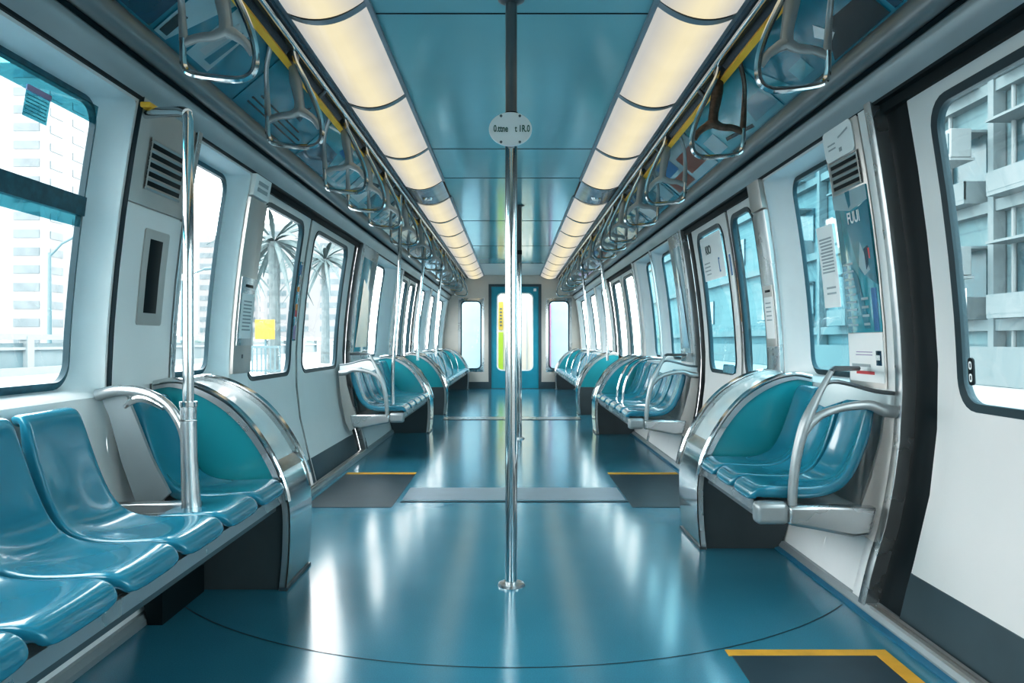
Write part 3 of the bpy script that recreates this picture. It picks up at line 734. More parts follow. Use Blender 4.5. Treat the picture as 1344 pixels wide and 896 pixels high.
# near left armrest with tall pole
t = thing('armrest', 'curved silver armrest with steel side plate and tall grab pole', 'armrest', (-1.2, 2.5, 0.4))
mb = MB(); mb.tube([(-1.375, 2.53, 0.772), (-1.30, 2.515, 0.789), (-1.20, 2.49, 0.782), (-1.12, 2.475, 0.745), (-1.068, 2.46, 0.680), (-1.046, 2.455, 0.61)], [0.020, 0.018, 0.016, 0.015, 0.016, 0.018], 'steel', 14, 4); mb.build('arm_rail', t)
mb = MB(); mb.tube([(-1.030, 2.45, 0.405), (-1.034, 2.451, 0.47), (-1.040, 2.454, 0.58), (-1.043, 2.455, 0.695)], [0.031, 0.028, 0.0255, 0.0255], 'steel', 16); mb.build('socket', t)
mb = MB(); mb.tube([(-1.27, 2.50, 0.735), (-1.24, 2.495, 0.758), (-1.19, 2.485, 0.762), (-1.13, 2.475, 0.735)], [0.008, 0.013, 0.014, 0.010], 'chrome', 10, 4); mb.build('inner_rail', t)
mb = MB(); plate_xz(mb, -1, [(1.378, 0.785), (1.29, 0.785), (1.255, 0.70), (1.20, 0.56), (1.14, 0.445), (1.17, 0.415), (1.25, 0.41), (1.30, 0.55), (1.34, 0.70)], 2.535, 2.552, 'beam'); mb.build('side_plate', t, smooth=False)
mb = MB(); mb.box((-1.15, 2.47, 0.412), (0.27, 0.05, 0.035), 'steel', Matrix.Rotation(0.12, 3, 'Z')); mb.build('foot_bar', t, bevel=0.006)
t = thing('grab_pole', 'tall steel grab pole rising from the silver armrest to the vented panel', 'pole', (-1.035, 2.46, 0.6))
mb = MB(); mb.tube([(-1.043, 2.455, 0.70), (-1.044, 2.456, 1.2), (-1.046, 2.46, 1.66), (-1.053, 2.47, 1.688), (-1.075, 2.49, 1.70)], 0.0175, 'chrome', 14, 0); mb.build('upright', t)
mb = MB(); mb.tube([(-1.048, 2.46, 1.685), (-1.08, 2.49, 1.70), (-1.18, 2.56, 1.72), (-1.262, 2.63, 1.735)], 0.0175, 'chrome', 14); mb.build('wall_arm', t)
mb = MB(); mb.box((-1.248, 2.62, 1.757), (0.035, 0.06, 0.018), 'yellow'); mb.build('yellow_clip', t, bevel=0.004)
mb = MB(); mb.tube([(-1.043, 2.455, 0.70), (-1.043, 2.455, 0.745)], 0.0255, 'steel', 16); mb.tube([(-1.043, 2.455, 0.741), (-1.043, 2.455, 0.757)], 0.028, 'chrome', 16); mb.build('sleeve', t)

def armrest_right(s, y, label, plates=True):
    t = thing('armrest', label, 'armrest', (s*1.1, y, 0.3))
    X = lambda x: s*x
    mb = MB(); mb.box((X(0.915), y, 0.345), (0.115, 0.065, 0.078), 'cast'); mb.build('foot_block', t, bevel=0.018)
    mb = MB(); plate_xz(mb, s, [(0.972, 0.372), (1.10, 0.372), (1.285, 0.368), (1.26, 0.27), (1.20, 0.262), (1.07, 0.288), (0.972, 0.305)], y-0.03, y+0.03, 'steel'); mb.build('base_bar', t, bevel=0.012)
    mb = MB(); mb.tube([(X(0.992), y, 0.35), (X(0.997), y, 0.45), (X(1.012), y, 0.56), (X(1.042), y, 0.665), (X(1.088), y, 0.765), (X(1.132), y, 0.845)], [0.017, 0.017, 0.018, 0.021, 0.012, 0.010], 'cast', 12, 4)
    mb.tube([(X(1.130), y, 0.843), (X(1.15), y+0.02, 0.853), (X(1.335), y+0.24, 0.846)], 0.010, 'darksteel', 10)
    mb.build('strut', t)
    mb = MB(); mb.tube([(X(1.036), y, 0.635), (X(1.08), y, 0.68), (X(1.155), y, 0.712), (X(1.26), y, 0.725), (X(1.32), y, 0.705), (X(1.375), y, 0.70)], [0.019, 0.016, 0.014, 0.017, 0.022, 0.022], 'cast', 12, 4); mb.build('arm_rail', t)
    if plates:
        mb = MB(); plate_xz(mb, s, [(1.088, 0.73), (1.112, 0.785), (1.15, 0.802), (1.22, 0.79), (1.30, 0.768), (1.378, 0.76), (1.378, 0.70), (1.30, 0.735), (1.20, 0.742), (1.12, 0.715)], y+0.028, y+0.042, 'frost'); mb.build('back_plate', t, smooth=False)
        mb = MB(); mb.tube([(X(1.09), y+0.03, 0.735), (X(1.115), y+0.03, 0.788), (X(1.15), y+0.03, 0.806), (X(1.22), y+0.03, 0.794), (X(1.30), y+0.03, 0.772), (X(1.378), y+0.03, 0.763)], 0.008, 'darksteel', 8, 3); mb.build('top_trim', t)
    mb = MB(); plate_xz(mb, s, [(1.382, 0.72), (1.33, 0.715), (1.315, 0.60), (1.28, 0.47), (1.245, 0.372), (1.25, 0.26), (1.29, 0.235), (1.325, 0.30), (1.355, 0.45), (1.375, 0.6)], y+0.01, y+0.026, 'steelwarm'); mb.build('side_plate', t, smooth=False)
    return t
armrest_right(1, 2.70, 'forked silver armrest closing the short bench of three seats')
armrest_right(-1, 6.06, 'forked silver armrest at the near end of the middle bench, %s' % SIDE[-1])
armrest_right(1, 5.63, 'forked silver armrest at the near end of the middle bench, %s' % SIDE[1])
def divider(s, y, label):
    o = MB().tube([(s*1.33, y, 0.80), (s*1.20, y, 0.80), (s*1.10, y, 0.755), (s*1.03, y, 0.66), (s*0.99, y, 0.54), (s*0.975, y, 0.42)], 0.013, 'chrome', 10, 4).build('seat_divider')
    return tag(o, label, 'divider', 'curved tube dividers between far seats')
divider(1, 6.72, 'curved chrome tube between seats of the middle bench, nearer one, %s' % SIDE[1]); divider(1, 7.07, 'curved chrome tube between seats of the middle bench, farther one, %s' % SIDE[1])
for s in (-1, 1):
    for i, y in enumerate((11.354, 12.554, 13.754)): divider(s, y, 'curved chrome tube on the far bench, %s from the camera, %s' % (ORD[i], SIDE[s]))

# ---------------- upright poles
def upright(x, y, z0, z1, label, r=0.0155, bend=0.0):
    o = MB().tube([(x+bend, y, z0), (x+bend, y, z0+0.3), (x+bend*0.3, y, z0+0.9), (x, y, z1-0.3), (x, y, z1)], r, 'chrome', 12, 4).build('grab_pole')
    return tag(o, label, 'pole')
upright(-0.925, 6.30, 0.43, 2.16, 'thin chrome pole from the middle bench up to the handrail, near end, %s' % SIDE[-1], 0.0155, -0.06)
upright(-0.925, 8.05, 0.75, 2.16, 'thin chrome pole at the end screen of the middle bench, %s' % SIDE[-1], 0.0155, -0.07)
upright(0.925, 7.95, 0.75, 2.16, 'thin chrome pole at the end screen of the middle bench, %s' % SIDE[1], 0.0155, 0.07)
upright(-0.925, 9.98, 0.75, 2.16, 'thin chrome pole at the start of the far bench, %s' % SIDE[-1], 0.0155, -0.07)
upright(0.925, 9.98, 0.75, 2.16, 'thin chrome pole at the start of the far bench, %s' % SIDE[1], 0.0155, 0.07)
# central pole
def center_pole(x, y, label):
    t = thing('grab_pole', label, 'pole', (x, y, 0))
    mb = MB(); mb.tube([(x, y, 0.01), (x, y, 1.72)], 0.0235, 'chrome', 24); mb.build('lower_tube', t)
    mb = MB(); mb.tube([(x, y, 1.72), (x, y, CEIL)], 0.0225, 'darksteel', 24); mb.tube([(x, y, 1.80), (x, y, 1.84)], 0.026, 'black', 24); o = mb.build('upper_tube', t); o['label'] = 'darker upper tube'
    mb = MB(); mb.tube([(x, y, 0.0), (x, y, 0.010), (x, y, 0.016)], [0.052, 0.050, 0.028], 'steel', 28); mb.build('floor_flange', t)
    mb = MB(); mb.tube([(x, y, CEIL-0.014), (x, y, CEIL-0.001)], [0.030, 0.052], 'darksteel', 28); mb.build('ceiling_flange', t)
    return t
center_pole(-0.003, 2.97, 'thick central chrome pole standing in the aisle with an oval sign')
center_pole(0.072, 7.45, 'second central pole almost hidden behind the thick one')
t = thing('oval_sign', 'pale grey oval plate with lettering bolted to the central pole', 'sign', (-0.006, 2.93, 1.7655))
mb = MB(); N = 48
rim = [(-0.006+0.083*math.cos(2*PI*i/N), 1.7655+0.0655*math.sin(2*PI*i/N)) for i in range(N)]
mb.prism_y(rim, 2.925, 2.936, 'sign'); mb.build('plate', t, angle=50, bevel=0.002)
ry = Matrix.Rotation(PI/2, 4, 'X')
text('lettering', '0.ttne', 0.036, 'greenink', Matrix.Translation((-0.043, 2.9245, 1.766)) @ ry @ Matrix.Diagonal((0.66, 1, 1, 1)), t)
text('lettering', 't 1R.0', 0.036, 'greenink', Matrix.Translation((0.040, 2.9245, 1.766)) @ ry @ Matrix.Diagonal((0.66, 1, 1, 1)), t)
for dx, dz in ((-0.036, 0.050), (0.036, 0.050), (-0.036, -0.050), (0.036, -0.050)):
    mb = MB(); mb.tube([(-0.006+dx, 2.9235, 1.7655+dz), (-0.006+dx, 2.926, 1.7655+dz)], 0.0052, 'darksteel', 12); mb.build('bolt', t)

# ---------------- wall panels, notices, stickers
def wslab(parent, name, s, y0, y1, z0, z1, o_out, o_in, k, r=0.006, kside=None):
    mb = MB(); slab(mb, wmap(s), y0, y1, z0, z1, o_out, o_in, k, kside, r); return mb.build(name, parent)
def wloc(s, y, z): return (s*prof(z), y, z)
def lines(parent, s, y0, y1, z0, z1, n, off, k, name='print', h=0.4):
    mb = MB(); mp = wmap(s); dz = (z1-z0)/n
    for i in range(n):
        z = z1-dz*(i+0.5); e = (y1-y0)*(0.25*random.random() if i % 4 == 3 else 0.06*random.random())
        mb.face([mp(y0, z-dz*h/2, off), mp(y1-e, z-dz*h/2, off), mp(y1-e, z+dz*h/2, off), mp(y0, z+dz*h/2, off)], k)
    return mb.build(name, parent, smooth=False)
def tri(parent, s, pts, off, k, name='print'):
    mb = MB(); mp = wmap(s); mb.face([mp(y, z, off) for y, z in pts], k); return mb.build(name, parent, smooth=False)
def wtext(parent, s, body, size, y, z, off, k, name='lettering', sx=1.0):
    # reading direction on the right wall runs towards the camera (-y); on the left wall it runs away (+y)
    x = s*(prof(z)+off); sl = (prof(z+0.05)-prof(z-0.05))/0.1
    r = Vector((0, -s, 0)); u = Vector((s*sl, 0, 1)).normalized(); n = r.cross(u)
    mw = Matrix(((r.x, u.x, n.x, x), (r.y, u.y, n.y, y), (r.z, u.z, n.z, z), (0, 0, 0, 1))) @ Matrix.Diagonal((sx, 1, 1, 1))
    return text(name, body, size, k, mw, parent)
def vent(parent, s, y0, y1, z0, z1, n, off, name='vent_grille', tilt=0.0):
    mb = MB(); mp = wmap(s); dz = (z1-z0)/n
    slab(mb, mp, y0, y1, z0, z1, 0.0, off, 'black', None, 0.004)
    for i in range(n+1):
        z = z0+dz*i
        mb.grid([[mp(y0, z-dz*0.24, off-0.001), mp(y1, z-dz*0.24, off-0.001)], [mp(y0, z, off-0.006), mp(y1, z, off-0.006)], [mp(y0, z+dz*0.24, off-0.001), mp(y1, z+dz*0.24, off-0.001)]], 'steelwarm')
    for y in (y0, y1):
        mb.grid([[mp(y-0.006, z0-0.008, off-0.006), mp(y-0.006, z1+0.008, off-0.006)], [mp(y+0.006, z0-0.008, off-0.006), mp(y+0.006, z1+0.008, off-0.006)]], 'steelwarm')
    return mb.build(name, parent)

# left vented service panel (pillar)
s = -1
t = thing('service_panel', 'grey wall panel with black vent slots and recessed dark display', 'wall panel', wloc(-1, 2.82, 0.79))
wslab(t, 'upper_plate', s, 2.605, 3.035, 1.435, 1.785, 0.0, -0.014, 'steelwarm')
vent(t, s, 2.70, 2.98, 1.50, 1.665, 5, -0.0145)
wslab(t, 'lower_plate', s, 2.605, 3.035, 0.79, 1.425, 0.0, -0.016, 'wall')
wslab(t, 'display_surround', s, 2.745, 2.935, 1.01, 1.36, 0.0, -0.021, 'steelwarm', 0.012)
wslab(t, 'display', s, 2.785, 2.885, 1.055, 1.325, 0.0, -0.0225, 'black', 0.008)
wslab(t, 'seam_strip', s, 2.600, 2.606, 0.79, 1.785, 0.0, -0.0155, 'seam')
# left pillar panel with notice holder
t = thing('pillar_panel', 'narrow brushed pillar panel with notice holder beside the grey doors, %s' % SIDE[-1], 'wall panel', wloc(-1, 3.85, 0.79))
wslab(t, 'plate', s, 3.73, 3.98, 0.79, 1.66, 0.0, -0.018, 'steelwarm')
wslab(t, 'top_label', s, 3.74, 3.97, 1.67, 1.775, 0.0, -0.022, 'paper'); lines(t, s, 3.78, 3.93, 1.69, 1.755, 2, -0.0235, 'greyink', 'top_print', 0.6)
h = wslab(t, 'notice_holder', s, 3.745, 3.955, 0.93, 1.27, 0.0, -0.026, 'steel'); wslab(h, 'notice', s, 3.765, 3.935, 0.965, 1.19, 0.0, -0.0275, 'paper'); wslab(h, 'slot', s, 3.80, 3.91, 1.222, 1.236, 0.0, -0.0275, 'black')
lines(h, s, 3.79, 3.91, 1.0, 1.16, 9, -0.029, 'greyink', 'notice_print')
wslab(t, 'screw', s, 3.84, 3.86, 0.865, 0.885, 0, -0.0205, 'darksteel', 0.009)
# right pillar panel
s = 1
t = thing('pillar_panel', 'narrow brushed pillar panel with notice holder beside the grey doors, %s' % SIDE[1], 'wall panel', wloc(1, 3.96, 0.79))
wslab(t, 'plate', s, 3.87, 4.055, 0.79, 1.62, 0.0, -0.022, 'steel')
wslab(t, 'top_label', s, 3.872, 4.053, 1.63, 1.775, 0.0, -0.026, 'steelwarm')
h = wslab(t, 'notice_holder', s, 3.885, 4.04, 0.925, 1.24, 0.0, -0.028, 'steelwarm'); wslab(h, 'notice', s, 3.90, 4.025, 0.965, 1.18, 0.0, -0.030, 'paper'); wslab(h, 'slot', s, 3.92, 4.0, 1.205, 1.217, 0.0, -0.0295, 'black')
lines(h, s, 3.92, 4.0, 1.05, 1.16, 5, -0.0315, 'greyink', 'notice_print', 0.3)
wslab(t, 'screw', s, 3.96, 3.975, 0.875, 0.89, 0, -0.0245, 'darksteel', 0.007)
# right advert board with vent and plate
t = thing('advert_board', 'tall wall board with vent slots, teal poster and white caption strip', 'advert board', wloc(1, 2.93, 0.8))
wslab(t, 'board', s, 2.79, 3.095, 0.775, 1.785, 0.0, -0.012, 'steelwarm')
p = wslab(t, 'map_plate', s, 2.83, 3.085, 1.665, 1.783, 0.0, -0.017, 'paper', 0.025)
lines(p, s, 2.98, 3.05, 1.70, 1.735, 2, -0.0185, 'greyink', 'print', 0.35); tri(p, s, [(2.86, 1.75), (2.95, 1.735), (2.95, 1.742), (2.86, 1.758)], -0.0185, 'greyink'); tri(p, s, [(2.93, 1.685), (2.955, 1.685), (2.955, 1.70), (2.93, 1.70)], -0.0185, 'greyink')
vent(t, s, 2.825, 3.07, 1.545, 1.655, 4, -0.0125)
p = wslab(t, 'poster', s, 2.80, 3.085, 0.985, 1.53, 0.0, -0.016, 'teal2')
tri(p, s, [(2.80, 1.53), (3.085, 1.53), (3.085, 1.48), (2.95, 1.455), (2.80, 1.475)], -0.0175, 'pale'); tri(p, s, [(2.93, 1.53), (2.97, 1.53), (2.955, 1.465), (2.935, 1.475)], -0.0185, 'teal1')
tri(p, s, [(2.80, 1.475), (2.93, 1.45), (3.0, 1.40), (2.93, 1.22), (2.80, 1.16)], -0.0175, 'teal1'); tri(p, s, [(2.82, 1.37), (2.90, 1.33), (2.93, 1.24), (2.89, 1.2), (2.84, 1.22)], -0.0185, 'pale'); tri(p, s, [(2.84, 1.31), (2.875, 1.30), (2.87, 1.22), (2.85, 1.24)], -0.0190, 'navy')
tri(p, s, [(2.83, 1.30), (2.845, 1.30), (2.84, 1.26), (2.83, 1.26)], -0.0195, 'red')
wtext(p, s, 'FUUI', 0.062, 2.925, 1.425, -0.0195, 'paper', sx=0.8)
tri(p, s, [(2.95, 1.20), (3.0, 1.25), (2.93, 1.0), (2.88, 1.0)], -0.0180, 'teal1'); wslab(p, 'dark_column', s, 2.815, 2.855, 0.99, 1.15, 0, -0.0185, 'blue')
lines(p, s, 2.98, 3.07, 1.0, 1.27, 9, -0.0185, 'pale', 'print', 0.28); lines(p, s, 2.88, 2.94, 1.0, 1.13, 4, -0.0190, 'pale', 'print', 0.3)
p = wslab(t, 'caption_strip', s, 2.80, 3.085, 0.795, 0.982, 0.0, -0.016, 'paper')
tri(p, s, [(2.87, 0.824), (3.02, 0.824), (3.02, 0.836), (2.87, 0.836)], -0.0175, 'red'); lines(p, s, 2.90, 3.06, 0.845, 0.87, 1, -0.0175, 'greyink', 'print', 0.45); lines(p, s, 2.88, 3.02, 0.893, 0.915, 2, -0.0175, 'purple', 'print', 0.3)
wslab(p, 'emblem', s, 2.812, 2.855, 0.86, 0.915, 0, -0.0178, 'navy')
wtext(p, s, '88', 0.028, 2.834, 0.888, -0.019, 'paper')
# paper notice on right window
t = thing('paper_notice', 'long white paper notice with small print on the blue window', 'notice', wloc(1, 3.40, 1.1))
mp_n = 0.055
wslab(t, 'sheet', s, 3.29, 3.46, 1.10, 1.46, 0.0565, 0.0545, 'paper', 0.003); lines(t, s, 3.31, 3.44, 1.25, 1.41, 11, 0.0535, 'greyink', 'print', 0.5); lines(t, s, 3.32, 3.42, 1.15, 1.20, 2, 0.0535, 'greyink', 'print', 0.35)
# mid bench advert boards
for s, y0, y1, lab in ((-1, 6.56, 7.22, 'dark teal glossy wall board beyond the grey doors, %s' % SIDE[-1]), (1, 5.80, 6.18, 'pale blue glossy wall board beyond the grey doors, %s' % SIDE[1])):
    t = thing('advert_board', lab, 'advert board', wloc(s, (y0+y1)/2, 0.8))
    wslab(t, 'board', s, y0, y1, 0.79, 1.78, 0.0, -0.012, 'steel'); p = wslab(t, 'poster', s, y0+0.03, y1-0.03, 0.86, 1.68, 0, -0.016, 'teal2' if s < 0 else 'pale')
    tri(p, s, [(y0+0.05, 0.9), (y1-0.1, 0.9), (y1-0.2, 1.4), (y0+0.15, 1.5)], -0.0175, 'teal1'); tri(p, s, [(y0+0.1, 1.1), (y0+0.25, 1.0), (y0+0.3, 1.25)], -0.0185, 'pale')
# doors: sticker strips and notices
t = thing('door_sticker', 'tall narrow coloured sticker on the first grey door leaf, %s' % SIDE[-1], 'sticker', wloc(-1, 4.90, 0.95))
O = 0.026
wslab(t, 'backing', -1, 4.862, 4.935, 0.955, 1.46, 0.028, O, 'teal1', 0.01)
for z0, z1, k in ((1.38, 1.44, 'blue'), (1.27, 1.30, 'orange'), (1.15, 1.19, 'orange'), (1.20, 1.25, 'teal2'), (1.11, 1.15, 'red'), (0.965, 1.05, 'purple'), (1.32, 1.37, 'navy')):
    wslab(t, 'print', -1, 4.872, 4.925, z0, z1, O, O-0.0012, k, 0.004)
t = thing('door_sticker', 'ochre and brown sticker strip on the narrow door leaf, %s' % SIDE[1], 'sticker', wloc(1, 4.61, 0.95))
wslab(t, 'backing', 1, 4.603, 4.632, 1.0, 1.44, 0.028, O, 'ochre', 0.004); wslab(t, 'print', 1, 4.606, 4.629, 1.34, 1.41, O, O-0.0012, 'brown', 0.004); wslab(t, 'caption', 1, 4.606, 4.629, 1.01, 1.07, O, O-0.0012, 'paper', 0.004)
t = thing('door_sticker', 'blue and white sticker strip beside the paper notice door, %s' % SIDE[1], 'sticker', wloc(1, 4.72, 1.0))
wslab(t, 'backing', 1, 4.690, 4.745, 1.05, 1.50, 0.028, O, 'paper', 0.006); wslab(t, 'print', 1, 4.70, 4.735, 1.36, 1.49, O, O-0.0012, 'blue', 0.006)
t = thing('door_notice', 'white printed notice at the top of a door window, %s' % SIDE[1], 'notice', wloc(1, 5.1, 1.36))
wslab(t, 'sheet', 1, 4.87, 5.39, 1.37, 1.665, 0.035, 0.0325, 'paper', 0.003)
wtext(t, 1, 'KIO', 0.08, 5.20, 1.57, 0.0305, 'ink'); wtext(t, 1, '[', 0.10, 4.98, 1.46, 0.0305, 'blue'); lines(t, 1, 5.2, 5.35, 1.40, 1.50, 4, 0.0315, 'greyink', 'print', 0.3)
# small door latch badge and handle
t = thing('door_badge', 'small dark figure-of-eight badge in the corner of the near door window', 'badge', wloc(1, 2.345, 0.85))
mb = MB(); mp = wmap(1); A = rrect(2.333, 2.359, 0.815, 0.90, 0.012); loft(mb, mp, A, 0.036, A, 0.030, 'black', 1); pane(mb, mp, A, 0.030, 'black'); mb.build('badge_plate', t)
for zc in (0.838, 0.876):
    A = rrect(2.338, 2.354, zc-0.013, zc+0.013, 0.0075); B = rrect(2.343, 2.349, zc-0.007, zc+0.007, 0.0028); mb = MB(); loft(mb, mp, A, 0.029, B, 0.029, 'paper', 1); mb.build('ring', t)
t = thing('door_grip', 'rounded dark grip under the window of a door leaf, %s' % SIDE[1], 'grip', wloc(1, 5.0, 0.74))
wslab(t, 'grip_plate', 1, 4.80, 5.06, 0.745, 0.80, 0.03, 0.018, 'teal1', 0.022)
# blind on the first big window
t = thing('window_blind', 'dark teal mesh roller blind edge across the top of the tower-view window', 'blind', wloc(-1, 1.9, 1.66))
mb = MB(); mp = wmap(-1); patch(mb, mp, 1.275, 2.455, 1.648, 1.706, 0.048, 'blind'); mb.build('mesh_sheet', t)
t = thing('window_crossbar', 'teal speckled crossbar dividing the tower-view window', 'crossbar', wloc(-1, 1.9, 1.33))
wslab(t, 'bar', -1, 1.26, 2.468, 1.355, 1.415, 0.066, 0.044, 'sealteal', 0.004); mb = MB(); patch(mb, wmap(-1), 1.275, 2.455, 1.318, 1.356, 0.05, 'blind'); mb.build('mesh_edge', t)
t = thing('hanging_tag', 'small translucent striped tag hanging from the window blind', 'tag', wloc(-1, 2.16, 1.57))
mb = MB(); patch(mb, wmap(-1), 2.10, 2.21, 1.575, 1.655, 0.044, 'blind'); mb.build('tag_sheet', t); wslab(t, 'clip', -1, 2.10, 2.21, 1.645, 1.66, 0.046, 0.040, 'purple', 0.003)
lines(t, -1, 2.105, 2.205, 1.58, 1.64, 6, 0.0435, 'teal2', 'stripe', 0.3)
# wall bolts at right jamb
for z in (0.62, 0.33): tag(MB().tube([(prof(z)-0.018, 2.748, z), (prof(z)-0.008, 2.748, z)], 0.011, 'black', 14).build('wall_bolt'), 'round black bolt head on the white jamb, %s' % ('upper one' if z > 0.5 else 'lower one'), 'bolt')

# ---------------- end wall
CX = 0.06
fmap = lambda x, z, off: (x, YF+off, z)
mb = MB()
holes = [(CX-1.14, CX-0.62, 0.34, 1.82), (CX-0.52, CX+0.52, 0.0, 2.09), (CX+0.62, CX+1.14, 0.34, 1.82)]
x = -1.42
for a, b, z0, z1 in holes:
    patch(mb, fmap, x, a, 0, 2.31, 0, 'endwall', 5); patch(mb, fmap, a, b, z1, 2.31, 0, 'endwall', 5)
    if z0 > 0: patch(mb, fmap, a, b, 0, z0, 0, 'endwall', 5)
    x = b
patch(mb, fmap, x, 1.42, 0, 2.31, 0, 'endwall', 5)
o = mb.build('wall_far', origin=(0, YF, 0)); o['kind'] = 'structure'
mb = MB(); mb.box((-0.88+CX/2, YF-0.01, 0.07), (0.80, 0.02, 0.14), 'kick'); mb.box((0.88+CX/2, YF-0.01, 0.07), (0.72, 0.02, 0.14), 'kick'); o = mb.build('baseboard_far'); o['kind'] = 'structure'
dr = struct('door_%d' % (len(DOOR)+1), (CX, YF, 0))
O = rrect(CX-0.53, CX+0.53, 0.0, 2.10, 0.004); O2 = rrect(CX-0.475, CX+0.475, 0.01, 2.05, 0.004)
mb = MB(); loft(mb, fmap, O, -0.015, O2, -0.015, 'kick', 1); loft(mb, fmap, O, -0.015, O, 0.05, 'kick', 1); loft(mb, fmap, O2, -0.015, O2, 0.02, 'kick', 1); mb.build('door_frame', dr)
G0 = rrect(CX-0.37, CX+0.37, 0.36, 1.93, 0.11); G = rrect(CX-0.345, CX+0.345, 0.385, 1.905, 0.09)
mb = MB(); loft(mb, fmap, O2, 0.01, G0, 0.01, 'enddoor', 3); lf = mb.build('leaf', dr)
mb = MB(); loft(mb, fmap, G0, 0.01, G0, 0.0, 'paper', 1); loft(mb, fmap, G0, 0.0, G, 0.0, 'paper', 1); loft(mb, fmap, G, 0.0, G, 0.02, 'paper', 1); mb.build('window_trim', lf)
mb = MB(); pane(mb, fmap, G, 0.015, 'glass'); mb.build('pane', lf)
mb = MB(); mb.box((CX+0.40, YF-0.0, 1.985), (0.055, 0.03, 0.055), 'paper'); mb.build('label_plate', lf)
for i, (a, b, z0, z1) in enumerate((holes[0], holes[2])):
    w = struct('window_%d' % (len(WIN)+1+i), ((a+b)/2, YF, z0))
    H = rrect(a, b, z0, z1, 0.01); G0 = rrect(a+0.05, b-0.05, z0+0.05, z1-0.05, 0.1); G = rrect(a+0.075, b-0.075, z0+0.075, z1-0.075, 0.08)
    mb = MB(); loft(mb, fmap, H, 0, G0, -0.02, 'steel', 2); mb.build('frame', w)
    mb = MB(); loft(mb, fmap, G0, -0.02, G, -0.015, 'seal', 1); mb.build('rubber_seal', w)
    mb = MB(); pane(mb, fmap, G, -0.01, 'glasspale'); mb.build('pane', w)
# next car seen through the end glass
t = thing('next_carriage', 'bright cream end of the next carriage seen through the end door glass', 'carriage', (CX, 16.4, 0))
mb = MB(); mb.box((CX, 16.4, 1.15), (1.08, 0.05, 2.3), 'cream'); mb.build('end_panel', t)
for q in (-0.12, 0.1, 0.26):
    mb = MB(); mb.box((CX+q, 16.37, 1.1), (0.02, 0.02, 2.0), 'greyink'); mb.build('panel_groove', t)
mb = MB(); mb.box((CX-0.30, 16.36, 0.75), (0.1, 0.02, 0.8), 'lime'); mb.build('lime_strip', t)
mb = MB(); mb.box((CX-0.30, 16.36, 1.5), (0.1, 0.02, 0.6), 'gold'); mb.build('gold_strip', t)
for q in range(6):
    mb = MB(); mb.box((CX-0.30, 16.345, 1.3+q*0.07), (0.05, 0.01, 0.03), 'ink'); mb.build('strip_mark', t)
for sx, k in ((-1, 'skyblue'), (1, 'skyblue')):
    mb = MB(); mb.box((CX+sx*1.0, 16.4, 1.2), (0.9, 0.04, 2.4), k); mb.build('blue_panel', t)
mb = MB(); mb.box((CX+0.74, 16.36, 1.0), (0.08, 0.02, 1.5), 'pinkish'); mb.build('pink_reflection', t)  # pink bar imitating the pinkish reflections in the end window
# near end wall (behind the camera)
mb = MB(); nmap = lambda x, z, off: (x, YN+off, z); patch(mb, nmap, -1.42, 1.42, 0, 2.31, 0, 'endwall', 5); o = mb.build('wall_near', origin=(0, YN, 0)); o['kind'] = 'structure'

# ------------------------------------------------------------------ outside
GZ = -0.12
mb = MB(); mb.grid([[(-160, -40, GZ-0.02), (160, -40, GZ-0.02)], [(-160, 220, GZ-0.02), (160, 220, GZ-0.02)]], 'road'); o = mb.build('road', origin=(0, 0, 0)); o['kind'] = 'structure'
def tower(x0, x1, y0, y1, h, label, fl_h=2.1, win=True):
    t = thing('tower_block', label, 'building', ((x0+x1)/2, (y0+y1)/2, GZ), None)
    mb = MB(); mb.box(((x0+x1)/2, (y0+y1)/2, GZ+h/2), (x1-x0, y1-y0, h), 'tower'); mb.build('tower_wall', t, smooth=False)
    n = int(h/fl_h)
    for i in range(n):
        z = GZ+i*fl_h+1.2
        mb = MB()
        w = (x1-x0)/3
        for q in range(3):
            mb.box((x0+w*(q+0.5), y0-0.02, z), (w*(0.72 if q != 1 else 0.4), 0.12, 0.95), 'towerwin')
        d = (y1-y0)/3
        for q in range(3):
            mb.box((x1+0.02, y0+d*(q+0.5), z), (0.12, d*0.55, 0.9), 'towerwin')
        mb.build('window_band', t, smooth=False)
    mb = MB(); mb.box(((x0+x1)/2, (y0+y1)/2, GZ+h+0.7), ((x1-x0)*0.4, (y1-y0)*0.4, 1.4), 'tower'); mb.build('roof_house', t, smooth=False)
    return t
tower(-68, -55.2, 90, 104, 34, 'white tower block cut by the edge of the tower-view window')
tower(-66.5, -57.5, 110, 122, 31.5, 'white tower block in the middle of the tower-view window')
tower(-64.5, -57.0, 96, 99, 17, 'lower pale block between the two taller tower blocks')
tower(-62, -50, 150, 165, 22, 'distant pale tower behind the palm tree, hazy')
tower(-44, -30, 135, 150, 22, 'distant hazy block seen past the far door leaf')
t = thing('roadside_barrier', 'long pale teal roadside barrier with top rail outside the windows', 'barrier', (-16, 30, GZ))
mb = MB(); mb.box((-16, 30, 0.42), (0.12, 110, 0.95), 'barrier'); mb.build('panel', t, smooth=False)
mb = MB(); mb.box((-15.95, 30, 1.10), (0.3, 110, 0.18), 'barriertop'); mb.build('top_rail', t, smooth=False)
mb = MB(); mb.box((-15.9, 30, 0.72), (0.14, 110, 0.09), 'barriertop'); mb.build('mid_rail', t, smooth=False)
mb = MB(); mb.box((-15.8, 30, -0.02), (0.5, 110, 0.25), 'barriertop'); mb.build('kerb', t, smooth=False)
for q in range(22):
    mb = MB(); mb.box((-15.92, -16+q*4.1, 0.5), (0.28, 0.35, 1.25), 'barriertop'); mb.build('post', t, smooth=False)
